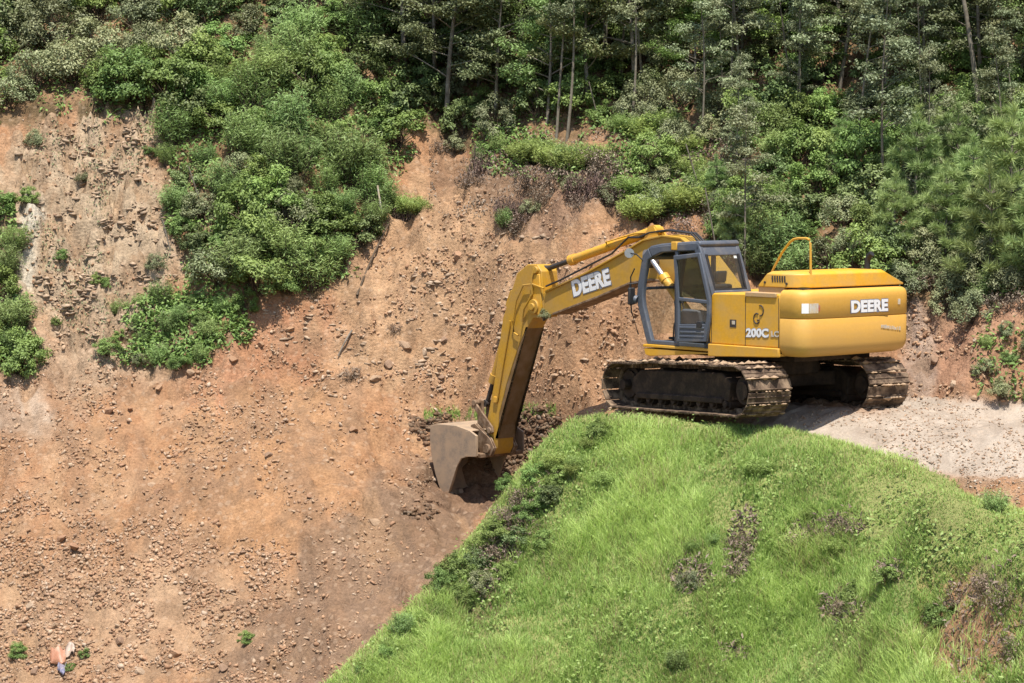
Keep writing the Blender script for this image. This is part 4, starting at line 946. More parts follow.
def fill(zone, poly, mixw, gap, s0, s1, seed, keep=1.0, jitter=True, maxn=999):
    r = random.Random(seed); xs = [p[0] for p in poly]; ys = [p[1] for p in poly]; acc = []; tries = 0
    while tries < 4000 and len(acc) < maxn:
        tries += 1; px, py = r.uniform(min(xs), max(xs)), r.uniform(min(ys), max(ys))
        if not inpoly(np.array([px]), np.array([py]), poly)[0]: continue
        if any((px - a) ** 2 + ((py - b) * 1.25) ** 2 < gap * gap for a, b in acc): continue
        acc.append((px, py))
    acc = np.array(acc); G = ground(acc[:, 0], acc[:, 1])
    for g in G:
        if r.random() > keep: continue
        k = r.choices([m[0] for m in mixw], [m[1] for m in mixw])[0]
        tr_ = k in ('tree', 'sapling', 'lighttree'); plant(k, g - np.array([0, 0, .05]), r.uniform(s0, s1), zone, sz=r.uniform(.8, 1.2), tilt=(r.uniform(-.12, .12), r.uniform(-.14, .10)) if tr_ else (r.uniform(-.15, .25), r.uniform(-.2, .2)))

def one(kind, px, py, scale, zone, **kw):
    return plant(kind, ground(px, py)[0] - np.array([0, 0, .05]), scale, zone, **kw)

# the wooded spur left of the slide
fill('on the spur left of the slide', [(168, 125), (200, 95), (300, 30), (330, 5), (400, 30), (415, 110), (395, 160), (380, 215), (362, 258), (325, 285), (280, 296), (200, 292), (172, 230), (163, 170)], [('leafy', .30), ('feather', .55), ('darkshrub', .07), ('olive', .08)], 25, .5, 1.2, 1)
fill('at the foot of the green spur', [(120, 300), (250, 305), (250, 350), (160, 372), (105, 362)], [('feather', .55), ('leafy', .3), ('olive', .15)], 19, .18, .5, 2, keep=.8)
# over the rock face
fill('on the brow of the rock face', [(-20, 20), (180, -30), (300, 10), (180, 95), (120, 105), (60, 100), (-20, 115)], [('darkshrub', .3), ('leafy', .3), ('olive', .4)], 30, .9, 1.5, 3)
fill('high above the rock face', [(-20, -60), (340, -60), (330, 0), (-20, 10)], [('lighttree', .5), ('darkshrub', .5)], 50, .7, 1.1, 4)
fill('on the rock face', [(15, 130), (160, 150), (165, 330), (40, 340)], [('olive', .6), ('leafy', .4)], 50, .18, .42, 5, maxn=9)
fill('left of the rock face', LEFTEDGE, [('leafy', .5), ('feather', .5)], 26, .55, .95, 6)
# forest along the top
fill('in the dark wood above the slide', [(390, 20), (640, 20), (640, 95), (560, 125), (470, 135), (420, 110)], [('tree', .65), ('lighttree', .35)], 40, .75, 1.1, 7)
fill('low in the dark wood', [(400, 40), (640, 40), (640, 115), (560, 130), (470, 140), (420, 125)], [('darkshrub', .55), ('leafy', .25), ('olive', .2)], 30, .6, 1.1, 8)
fill('high up in the dark wood', [(330, -50), (1060, -50), (1060, 20), (330, 20)], [('tree', .55), ('lighttree', .35), ('sapling', .1)], 46, .8, 1.15, 9)
fill('in the wood above the cab', [(640, 20), (1060, 20), (1060, 110), (640, 105)], [('tree', .3), ('lighttree', .35), ('sapling', .35)], 46, .7, 1.05, 10)
fill('low in the wood above the cab', [(640, 30), (1060, 30), (1060, 125), (640, 120)], [('darkshrub', .4), ('olive', .35), ('leafy', .25)], 34, .6, 1.1, 11)
# broken ground between the ledge and the machine
fill('above the boom', MIDMIX, [('olive', .3), ('brush', .3), ('leafy', .2), ('fern', .2)], 30, .5, .9, 12)
# bank behind the machine
fill('on the bank behind the machine', RIGHTBANK, [('olive', .36), ('leafy', .26), ('feather', .30), ('darkshrub', .08)], 27, .55, 1.05, 13)
fill('high on the bank behind the machine', [(700, 105), (1050, 110), (1050, 200), (740, 200)], [('sapling', .6), ('olive', .4)], 60, .5, .85, 14)
fill('behind the counterweight', [(890, 275), (1000, 290), (1040, 270), (1040, 310), (960, 320), (900, 300)], [('olive', .7), ('brush', .3)], 26, .5, .8, 15)
fill('beside the road bank', [(985, 330), (1050, 320), (1050, 400), (985, 405)], [('feather', .6), ('olive', .4)], 26, .22, .42, 16)
# ferns along the ledge
for px, py, s in ((536, 160, .9), (556, 163, .8), (574, 168, .95), (596, 160, .7), (520, 155, .6), (640, 140, .9), (662, 128, .8), (684, 150, .7), (640, 215, .8), (662, 208, .9), (690, 205, .9), (708, 190, .8), (628, 190, .6)):
    one('fern', px, py, s, 'on the turf ledge')
for px, py, s in ((404, 212, .8), (386, 205, .6), (420, 210, .55)): one('fern' if px != 386 else 'feather', px, py, s, 'on the small mound in the slide')
for px, py, s in ((548, 158, .5), (566, 165, .55), (585, 163, .5), (530, 158, .45), (650, 205, .5), (676, 206, .55), (700, 200, .5), (652, 135, .5), (498, 150, .45), (480, 158, .4)):
    one('feather', px, py, s, 'on the turf ledge')
# torn turf and roots
for px, py, s, z in ((490, 165, 1.25, 'under the turf ledge left of the bare trunks'), (512, 205, .75, 'hanging below the ledge in mid slope'), (404, 215, .8, 'under the small turf mound'), (566, 190, .9, 'along the slanting ledge'), (590, 182, .9, 'along the slanting ledge'), (545, 205, .8, 'along the slanting ledge'), (655, 165, .9, 'below the upper ferns'), (640, 150, .8, 'below the upper ferns'), (655, 222, .55, 'just above the boom')):
    if px in (566, 545): continue
    one('root', px, py, s, z, rz=prng.uniform(-.4, .4))
for px, py, s, z in ((470, 185, .7, 'on the ledge'), (530, 185, .8, 'on the ledge'), (610, 180, .9, 'on the ledge'), (520, 225, .6, 'in mid slope'), (350, 376, .45, 'in the fallen debris'), (395, 330, .35, 'in the fallen debris'), (690, 235, .8, 'beside the cab'), (725, 215, .9, 'beside the cab'), (1000, 310, .7, 'at the cut edge')):
    one('brush', px, py, s, z)
for px, py, k, s in ((560, 185, 'brush', .8), (545, 200, 'brush', .7), (575, 190, 'olive', .5), (600, 178, 'brush', .7), (530, 212, 'olive', .4), (505, 225, 'feather', .4), (515, 232, 'brush', .5), (620, 200, 'brush', .6), (580, 205, 'brush', .55), (480, 170, 'olive', .5), (455, 150, 'olive', .5), (440, 150, 'brush', .5), (690, 170, 'brush', .7), (670, 180, 'olive', .6)):
    one(k, px, py, s, 'scattered along the ledge')
# pale trunks
for px, py, s, tl, lb in ((556, 140, .72, (0, .03), 'left of two pale bare trunks rising above the turf ledge'), (565, 142, .8, (0, -.04), 'right of two pale bare trunks rising above the turf ledge'),
                          (630, 128, .7, (0, -.06), 'pale thin trunk leaning left above the upper ferns'), (978, 118, 1.2, (0, -.27), 'thick pale trunk leaning left in the dark wood by the pines'), (925, 95, .95, (0, -.2), 'thinner trunk leaning left in the wood above the hood'), (1012, 100, .9, (0, .05), 'straight pale trunk in the wood at the far right'),  (620, 95, .75, (0, 0.02), 'pale trunk standing among the dark trees above the boom')):
    one('pole', px, py, s, 'trunk', tilt=tl, label=lb, rz=0)
for px, py, s in ((885, 205, .95), (745, 275, .75), (800, 120, .9), (700, 150, .8), (730, 95, .9), (925, 108, .8)): one('sapling', px, py, s, 'tall above the hood')
# pines
for px, py, s in ((915, 215, .95), (945, 255, .85), (985, 285, 1.05), (1012, 235, 1.15), (960, 190, .8), (1000, 190, .9), (895, 250, .7), (845, 175, .6), (930, 170, .7), (1040, 280, 1.0), (735, 255, .6), (716, 205, .5), (975, 235, .9)):
    one('pine', px, py, s, 'on the bank right of the exhaust')

ORD = ['first', 'second', 'third', 'fourth', 'fifth', 'sixth', 'seventh', 'eighth', 'ninth', 'tenth', 'eleventh', 'twelfth', 'thirteenth', 'fourteenth', 'fifteenth', 'sixteenth', 'seventeenth', 'eighteenth', 'nineteenth', 'twentieth', 'twenty-first', 'twenty-second', 'twenty-third', 'twenty-fourth', 'twenty-fifth', 'twenty-sixth', 'twenty-seventh', 'twenty-eighth', 'twenty-ninth', 'thirtieth']
def name_plants():
    by = {}
    for d in PLACED: by.setdefault((d['kind'], d['zone']), []).append(d)
    for (k, z), ds in by.items():
        for d in ds: d['px'] = float(project(d['P'][None])[0][0])
        ds.sort(key=lambda d: d['px'])
        for i, d in enumerate(ds):
            n = len(ds)
            if d['label']: lb = d['label']
            elif n == 1: lb = f"{LOOK[k]} {z}"
            elif i == 0: lb = f"leftmost {LOOK[k]} {z}"
            elif i == n - 1: lb = f"rightmost {LOOK[k]} {z}"
            else: lb = f"{ORD[min(i, 29)]} {LOOK[k]} from the left {z}"
            tag(d['o'], lb, CATS[k], (NAMES[k].replace('_', ' ') + 's ' + z) if n > 1 else None)
# ================================================================ GROUND COVER, GRASS, STONES
def leaf_field(name, P, nrm, L, W, tint, mat, r, label, cat):
    V, F = leaves(P, nrm, L, W, r); me = mesh_np(name, V, F, {'tint': np.repeat(tint, 4)})
    return tag(link(name, me, mat), label, cat, kind='stuff')

def sample_poly(poly, n, r):
    xs = [p[0] for p in poly]; ys = [p[1] for p in poly]; px = r.uniform(min(xs), max(xs), n * 2); py = r.uniform(min(ys), max(ys), n * 2)
    m = inpoly(px + 34 * fbm(px / 28., py / 28., 201, 3), py + 34 * fbm(px / 28., py / 28., 207, 3), poly); return px[m][:n], py[m][:n]

r = np.random.default_rng(31)
# low growth under the bushes
P = []
for poly, n in ((SPUR, 16000), (TOPLEFT, 9000), (FOREST, 15000), (RIGHTBANK, 20000), (LEFTEDGE, 4000), (MIDMIX, 2600), ([(470, 130), (620, 120), (640, 170), (560, 185), (480, 170)], 2200), ([(975, 330), (1100, 310), (1100, 405), (1010, 405), (975, 380)], 900), ([(130, 300), (250, 300), (238, 350), (150, 368), (120, 356)], 3000)):
    px, py = sample_poly(poly, n, r); thin = fbm(px / 26., py / 20., 71, 3) > (.2 if poly[0] == (20, 110) else -.22); px, py = px[thin], py[thin]
    P.append(ground(px, py))
P = np.concatenate(P); P = P[~isB(P)]; P[:, 2] += np.abs(r.normal(0, .12, len(P)))
tint = np.clip(.45 + .5 * fbm(P[:, 0] / .8, P[:, 1] / .8, 72, 3) + r.normal(0, .18, len(P)), 0, 1)
leaf_field('undergrowth', P, np.tile([0, -.35, .9], (len(P), 1)), .11, .05, tint, PM['leafy'], r, 'low green growth covering the hillside soil between the shrubs', 'undergrowth')
px, py = sample_poly([(20, 105), (175, 105), (180, 360), (25, 368)], 5200, r); m = fbm(px / 24., py / 26., 71, 4) > .13; P = ground(px[m], py[m]); P[:, 2] += np.abs(r.normal(0, .05, len(P)))
leaf_field('sparse_weeds', P, np.tile([0, -.4, .9], (len(P), 1)), .06, .026, np.clip(r.uniform(.1, .8, len(P)), 0, 1), PM['olive'], r, 'thin olive weeds in the cracks of the pale rock face', 'weeds')
# dry litter on the ledge and the slope
px = r.uniform(430, 740, 5200); py = r.uniform(130, 218, 5200); m = fbm(px / 30., py / 14., 73, 3) > .06; P = ground(px[m], py[m]); P[:, 2] += np.abs(r.normal(0, .05, len(P)))
leaf_field('dead_litter', P, np.tile([0, -.6, .7], (len(P), 1)), .08, .03, np.clip(r.uniform(0, .9, len(P)), 0, 1), PM['brush'], r, 'brown dead leaves and twigs strewn over the ledge above the slide', 'litter')

# grass on the near bank
GRASS = leaf_mat('meadow_grass', (0.205, 0.310, 0.074), (0.465, 0.570, 0.180), .45, .5, 0)
def blades(G, hh, wd, lean, r):
    n = len(G); a = r.uniform(0, 6.283, n); d = np.stack([np.cos(a), np.sin(a), np.zeros(n)], 1); s = np.stack([-np.sin(a + r.normal(0, .6, n)), np.cos(a), np.zeros(n)], 1)
    h = hh[:, None]; b = (lean * r.uniform(.3, 1.5, n))[:, None] * h; up = np.array([0, 0, 1.]); w_ = wd[:, None]
    p1 = G + up * h * .55 + d * b * .25; p2 = G + up * h * .92 + d * b
    V = np.stack([G - s * w_ * .5, G + s * w_ * .5, p1 + s * w_ * .42, p1 - s * w_ * .42, p2 + s * w_ * .06, p2 - s * w_ * .06], 1).reshape(-1, 3)
    i = np.arange(n)[:, None] * 6; F = np.concatenate([i + np.array([[0, 1, 2, 3]]), i + np.array([[3, 2, 4, 5]])], 0)
    return V, F
BANK = [(590, 405), (780, 405), (1100, 480), (1100, 760), (250, 760), (300, 670), (420, 570), (470, 520), (540, 430)]
px, py = sample_poly(BANK, 175000, r); G = ground(px, py); k = isB(G); px, py, G = px[k], py[k], G[k]
# the back of the bank and its crest, spread by area
q = np.stack([r.uniform(-4, 9, 60000), r.uniform(28, 41, 60000)], 1); z_ = hgt(q[:, 0], q[:, 1]); Gx = np.concatenate([q, z_[:, None]], 1); Gx = Gx[isB(Gx)]
qx_, qy_ = project(Gx); G = np.concatenate([G, Gx]); px = np.concatenate([px, qx_]); py = np.concatenate([py, qy_])
BARE = [(508, 545, 17, 58, 28), (742, 548, 15, 34, 12), (690, 578, 20, 15, 0), (842, 610, 20, 15, 0), (972, 638, 52, 46, -38), (838, 528, 26, 12, 0), (985, 590, 36, 20, -30), (735, 655, 14, 9, 0), (800, 540, 14, 12, 0), (888, 575, 14, 10, 0)]
bare = np.zeros(len(G))
for bx, by, rx, ry, rot in BARE:
    c, s = math.cos(rad(rot)), math.sin(rad(rot)); dx, dy = px - bx, py - by; u = (dx * c + dy * s) / rx; v = (-dx * s + dy * c) / ry
    bare = np.maximum(bare, 1 - sstep(.6, 1.25, np.sqrt(u * u + v * v) + .9 * fbm(px / 12., py / 12., 75, 3)))
keep = r.uniform(0, 1, len(G)) > bare * .92; G, px, py = G[keep], px[keep], py[keep]
cl = fbm(G[:, 0] / .55, G[:, 1] / .55, 76, 4); c2 = fbm(G[:, 0] / 1.9, G[:, 1] / 1.9, 77, 3); c3 = fbm(G[:, 0] / .2, G[:, 1] / .2, 78, 2)
edge = sstep(.0, .5, np.abs(behind_line(G[:, :2])[0]) * (behind_line(G[:, :2])[0] < 0))
hh = np.clip(.17 + .20 * (cl + .1) + .12 * c2 + .08 * c3, .05, .38) * r.uniform(.5, 1.3, len(G)) * .88 * (.38 + .62 * edge)
tint = np.clip(.50 + .55 * c2 + .45 * cl + .3 * c3 + r.normal(0, .13, len(G)), 0, 1)
straw = r.uniform(0, 1, len(G)) < .03 + .22 * sstep(.05, .4, fbm(px / 50., py / 26., 88, 3)) + .12 * (1 - edge)
V, F = blades(G, hh, r.uniform(.006, .0125, len(G)), .75, r)
tag(link('grass', mesh_np('grass', V[np.repeat(~straw, 6)] if False else V, F, {'tint': np.repeat(tint, 6)}), GRASS), 'long bright green grass covering the near bank below the excavator', 'grass', kind='stuff')
STRAW = leaf_mat('straw', (0.20, 0.165, 0.07), (0.36, 0.31, 0.16), .25, .6, 0)
Gs = G[straw]; V, F = blades(Gs, hh[straw] * 1.15, r.uniform(.006, .011, len(Gs)), .5, r)
tag(link('dry_grass', mesh_np('dry_grass', V, F, {'tint': np.repeat(r.uniform(0, 1, len(Gs)), 6)}), STRAW), 'scattered straw-coloured stalks standing in the green grass of the bank', 'dry grass', kind='stuff')
# broad-leaved weeds low in the grass
px, py = sample_poly(BANK, 15000, r); lim = (fbm(px / 45., py / 30., 79, 3) > .08) | inpoly(px, py, [(560, 415), (660, 415), (640, 470), (560, 560), (430, 600), (430, 570), (500, 500)]); G2 = ground(px[lim], py[lim]); k = isB(G2); gx2, gy2 = project(G2); k &= ~((((gx2 - 970) / 60) ** 2 + ((gy2 - 635) / 55) ** 2) < 1); G2 = G2[k]; G2[:, 2] += r.uniform(.02, .20, len(G2))
leaf_field('weeds', G2, np.tile([0, -.2, 1.], (len(G2), 1)), .065, .036, np.clip(.5 + r.normal(0, .2, len(G2)), 0, 1), PM['fern'], r, 'low broad-leaved weeds mixed into the grass of the bank', 'weeds')
# creeping litter in the bare patches
gp = []
for bx, by, rx, ry, rot in BARE:
    n = int(rx * ry * (1.0 if rx < 30 else .16)); a = r.uniform(0, 6.283, n); d = np.sqrt(r.uniform(0, 1, n)) * 1.1; c, s = math.cos(rad(rot)), math.sin(rad(rot)); u = d * np.cos(a) * rx; v = d * np.sin(a) * ry
    gp.append(ground(bx + u * c - v * s, by + u * s + v * c))
gp = np.concatenate(gp); gp = gp[isB(gp)]; gp[:, 2] += np.abs(r.normal(0, .07, len(gp)))
leaf_field('withered_growth', gp, np.tile([0, -.3, .6], (len(gp), 1)), .10, .03, np.clip(r.uniform(0, .85, len(gp)), 0, 1), PM['brush'], r, 'withered brown growth in the thin patches of the bank', 'dead plants')
for i, (px_, py_, s, k, z) in enumerate([(505, 520, .55, 'brush', 'on the grassy nose below the bucket'), (490, 560, .6, 'brush', 'on the grassy nose below the bucket'), (520, 500, .45, 'brush', 'on the grassy nose below the bucket'), (475, 590, .5, 'olive', 'on the grassy nose below the bucket'), (455, 575, .5, 'leafy', 'on the grassy nose below the bucket'), (440, 590, .45, 'leafy', 'on the grassy nose below the bucket'),
        (540, 505, .38, 'leafy', 'on the grassy nose below the bucket'), (560, 480, .35, 'leafy', 'on the grassy nose below the bucket'), (545, 545, .35, 'leafy', 'on the grassy nose below the bucket'),
        (742, 545, .42, 'brush', 'in the middle of the grass bank'), (738, 570, .38, 'brush', 'in the middle of the grass bank'), (838, 530, .4, 'brush', 'in the middle of the grass bank'), (690, 585, .35, 'olive', 'in the middle of the grass bank'), (842, 610, .4, 'brush', 'in the middle of the grass bank'), (855, 600, .4, 'leafy', 'in the middle of the grass bank'), (760, 470, .42, 'fern', 'in the middle of the grass bank'), (888, 580, .35, 'leafy', 'in the middle of the grass bank'),
        (985, 590, .5, 'brush', 'around the eroded hollow'), (1005, 600, .5, 'brush', 'around the eroded hollow'), (960, 600, .42, 'brush', 'around the eroded hollow'), (1015, 650, .45, 'brush', 'around the eroded hollow'), (940, 620, .38, 'leafy', 'around the eroded hollow')]):
    one(k, px_, py_, s, z)
for px_, py_, s, lb in ((506, 488, .34, 'small pale leafy seedling standing right of the bucket'), (246, 641, .26, 'lone green weed at the lower middle of the spoil slope'), (18, 655, .32, 'green weed among rubble left of the orange scrap'), (86, 656, .22, 'little green weed right of the orange scrap'), (70, 668, .18, 'tiny green weed in the rubble below the orange scrap'), (96, 282, .3, 'small dark bush alone on the rock face'), (545, 322, .3, 'sprig of grey-green leaves by the elbow of the boom')):
    if 'elbow' in lb:
        pl = plant('olive', (EX.matrix_basis @ Vector((5.05, .30, 1.27))), .22, 'sprig', label='sprig of grey-green leaves caught at the elbow of the boom')
    else: one('leafy', px_, py_, s, 'weed', label=lb)
for px_, py_, k_, s_ in ((556, 462, 'fern', .4), (535, 480, 'leafy', .38), (552, 500, 'darkshrub', .36), (528, 520, 'leafy', .42), (515, 545, 'darkshrub', .4), (495, 535, 'leafy', .42), (500, 575, 'leafy', .36), (478, 568, 'darkshrub', .4), (460, 600, 'leafy', .38), (440, 612, 'fern', .36), (480, 545, 'fern', .38), (575, 470, 'fern', .34), (590, 445, 'fern', .32)):
    one(k_, px_, py_, s_, 'on the grassy nose below the bucket')
er = random.Random(17); ex_ = np.array(NOSE)[:, 0]; ey_ = np.array(NOSE)[:, 1]
for i in range(26):
    t_ = er.uniform(0, 6.2); px_ = float(np.interp(t_, range(len(ex_)), ex_)) + er.uniform(6, 40); py_ = float(np.interp(t_, range(len(ey_)), ey_)) + er.uniform(4, 16)
    one(er.choice(['fern', 'feather', 'leafy', 'brush', 'fern']), px_, py_, er.uniform(.18, .40), 'on the edge of the grassy nose')
for i in range(9):
    one(er.choice(['fern', 'feather', 'fern']), er.uniform(560, 1010), er.uniform(480, 670), er.uniform(.2, .4), 'on the open grass bank')
# a fringe of turf along the lip behind the bucket
px = r.uniform(424, 556, 2600); py = np.interp(px, [424, 480, 556], [416, 415, 411]) + r.normal(0, 3.5, 2600); G3 = ground(px, py); G3 = G3[~isB(G3)]; G3 = G3[fbm(G3[:, 0] / .3, G3[:, 1] / .3, 81, 2) > -.02]
V, F = blades(G3, r.uniform(.03, .10, len(G3)), r.uniform(.008, .014, len(G3)), .5, r)
tag(link('turf_fringe', mesh_np('turf_fringe', V, F, {'tint': np.repeat(np.clip(r.normal(.45, .2, len(G3)), 0, 1), 6)}), GRASS), 'thin fringe of grass on the lip behind the excavator bucket', 'grass', kind='stuff')

# ---- stones
_ico = bmesh.new(); bmesh.ops.create_icosphere(_ico, subdivisions=1, radius=1); IV = np.array([v.co[:] for v in _ico.verts]); IF = np.array([[v.index for v in f.verts] for f in _ico.faces]); _ico.free()
_ic2 = bmesh.new(); bmesh.ops.create_icosphere(_ic2, subdivisions=3, radius=1); JV = np.array([v.co[:] for v in _ic2.verts]); JF = np.array([[v.index for v in f.verts] for f in _ic2.faces]); _ic2.free()
def rot_rand(n, r):
    q_ = unit(r.normal(0, 1, (n, 4))); a, b, c, d = q_.T
    return np.stack([np.stack([1 - 2 * (c * c + d * d), 2 * (b * c - a * d), 2 * (b * d + a * c)], -1), np.stack([2 * (b * c + a * d), 1 - 2 * (b * b + d * d), 2 * (c * d - a * b)], -1), np.stack([2 * (b * d - a * c), 2 * (c * d + a * b), 1 - 2 * (b * b + c * c)], -1)], 1)
def stones(P, S, colr, r, flat=.62):
    n = len(P); sh = IV[None] * (1 + r.normal(0, .30, (n, len(IV), 1))); ax = np.stack([r.uniform(.8, 1.5, n), r.uniform(.6, 1.0, n), r.uniform(.4, .8, n)], 1)[:, None]
    v = np.einsum('nij,nkj->nki', rot_rand(n, r), sh * ax) * S[:, None, None]; v[..., 2] *= flat + .25
    V = (v + P[:, None]).reshape(-1, 3); F = (IF[None] + (np.arange(n) * len(IV))[:, None, None]).reshape(-1, 3)
    return V, F, np.repeat(colr, len(IV), axis=0)
STONE = attr_mat('stone', 'soil', detail=.3, scale=22, bumpd=.015)
SC = .86 * np.array([(0.42, 0.30, 0.20), (0.36, 0.21, 0.125), (0.46, 0.36, 0.26), (0.30, 0.16, 0.095), (0.50, 0.42, 0.33), (0.24, 0.16, 0.115), (0.40, 0.24, 0.14)])
def scatter(polys, seed, smin, smax, powr, sink=.25):
    r = np.random.default_rng(seed); out = []
    for poly, n, thr in polys:
        px, py = sample_poly(poly, n, r); m = fbm(px / 34., py / 22., seed + 3, 4) + .25 * fbm(px / 9., py / 7., seed + 9, 2) > thr; G = ground(px[m], py[m]); out.append(G[~isB(G)])
    P = np.concatenate(out); S = smin * (smax / smin) ** (r.uniform(0, 1, len(P)) ** powr)
    P = P + np.array([0, 0, 1.]) * (S * (.5 - sink))[:, None]
    c = SC[r.choice(len(SC), len(P), p=[.2, .22, .14, .14, .06, .09, .15])] * r.uniform(.8, 1.15, (len(P), 1)); c = c * .55 + .45 * np.array([.37, .235, .145])
    return stones(P, S, c, r)
DIRT = [(-40, 385), (120, 370), (240, 350), (300, 300), (380, 215), (450, 180), (560, 215), (640, 240), (640, 400), (560, 410), (440, 500), (330, 690), (-40, 720)]
LOWL = [(-40, 480), (120, 520), (280, 560), (300, 700), (-40, 720)]
SCREE = [(0, 360), (300, 300), (330, 380), (200, 470), (0, 470)]
MIDS = [(360, 330), (470, 200), (640, 250), (640, 380), (430, 395)]
FACEP = [(15, 120), (170, 120), (180, 330), (40, 350)]
CUTR = [(885, 310), (1060, 300), (1060, 402), (890, 402)]
V, F, C_ = scatter([(DIRT, 24000, .0), (LOWL, 19000, -.2), (SCREE, 7000, -.1), (MIDS, 5000, .1), (FACEP, 2500, 0), (CUTR, 2600, -.1)], 201, .008, .056, 2.5)
tag(link('rubble', mesh_np('rubble', V, F, {'soil': C_}), STONE), 'loose stones and clods strewn over the orange spoil slope', 'rubble', kind='stuff')
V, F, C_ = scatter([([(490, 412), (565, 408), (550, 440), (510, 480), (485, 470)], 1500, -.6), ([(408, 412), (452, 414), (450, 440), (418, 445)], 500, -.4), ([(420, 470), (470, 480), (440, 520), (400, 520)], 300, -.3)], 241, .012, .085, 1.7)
tag(link('dark_clods', mesh_np('dark_clods', V, F, {'soil': C_ * .42}), STONE), 'dark broken clods of topsoil with painted-in shade around the excavator bucket', 'soil', kind='stuff')  # dark soil, tone lowered further for shade beneath overhanging clods
# thin bedding slabs standing proud of the rock face
rs = np.random.default_rng(251); sp = []
for poly, n_, th_ in ((FACEP, 2600, .05), ([(380, 330), (470, 215), (610, 250), (600, 370), (430, 390)], 700, .12), ([(250, 330), (330, 300), (400, 380), (330, 400)], 160, -.05)):
    px, py = sample_poly(poly, n_, rs); m = fbm(px / 22., py / 14., 252, 3) > th_; sp.append(ground(px[m], py[m]))
sp = np.concatenate(sp); n_ = len(sp); S_ = .018 + .062 * rs.uniform(0, 1, n_) ** 2.5; sp[:, 2] -= S_ * .2; a_ = rs.normal(0, .35, n_)
vv = IV[None] * (1 + rs.normal(0, .32, (n_, len(IV), 1))) * np.array([1.4, .9, .42]) * S_[:, None, None]; vv[..., 2] += vv[..., 0] * rs.normal(0, .18, (n_, 1)) + vv[..., 1] * .1
vr = np.stack([vv[..., 0] * np.cos(a_)[:, None] - vv[..., 1] * np.sin(a_)[:, None], vv[..., 0] * np.sin(a_)[:, None] + vv[..., 1] * np.cos(a_)[:, None], vv[..., 2]], -1) + sp[:, None]
C_ = np.repeat(np.array([.33, .24, .165]) * rs.uniform(.8, 1.2, (n_, 1)), len(IV), axis=0)
tag(link('bedding_slabs', mesh_np('bedding_slabs', vr.reshape(-1, 3), (IF[None] + (np.arange(n_) * len(IV))[:, None, None]).reshape(-1, 3), {'soil': C_}), STONE), 'thin broken slabs of rock jutting from the cut slope', 'rock slabs', kind='stuff')
V, F, C_ = scatter([([(790, 408), (1060, 402), (1060, 520), (940, 470), (850, 432)], 3000, -.3), ([(600, 385), (700, 395), (700, 410), (600, 412)], 500, -.3)], 221, .008, .03, 1.6)
tag(link('road_gravel', mesh_np('road_gravel', V, F, {'soil': C_ * np.array([1, 1.12, 1.25])}), STONE), 'pale loose gravel on the road behind the excavator', 'gravel', kind='stuff')

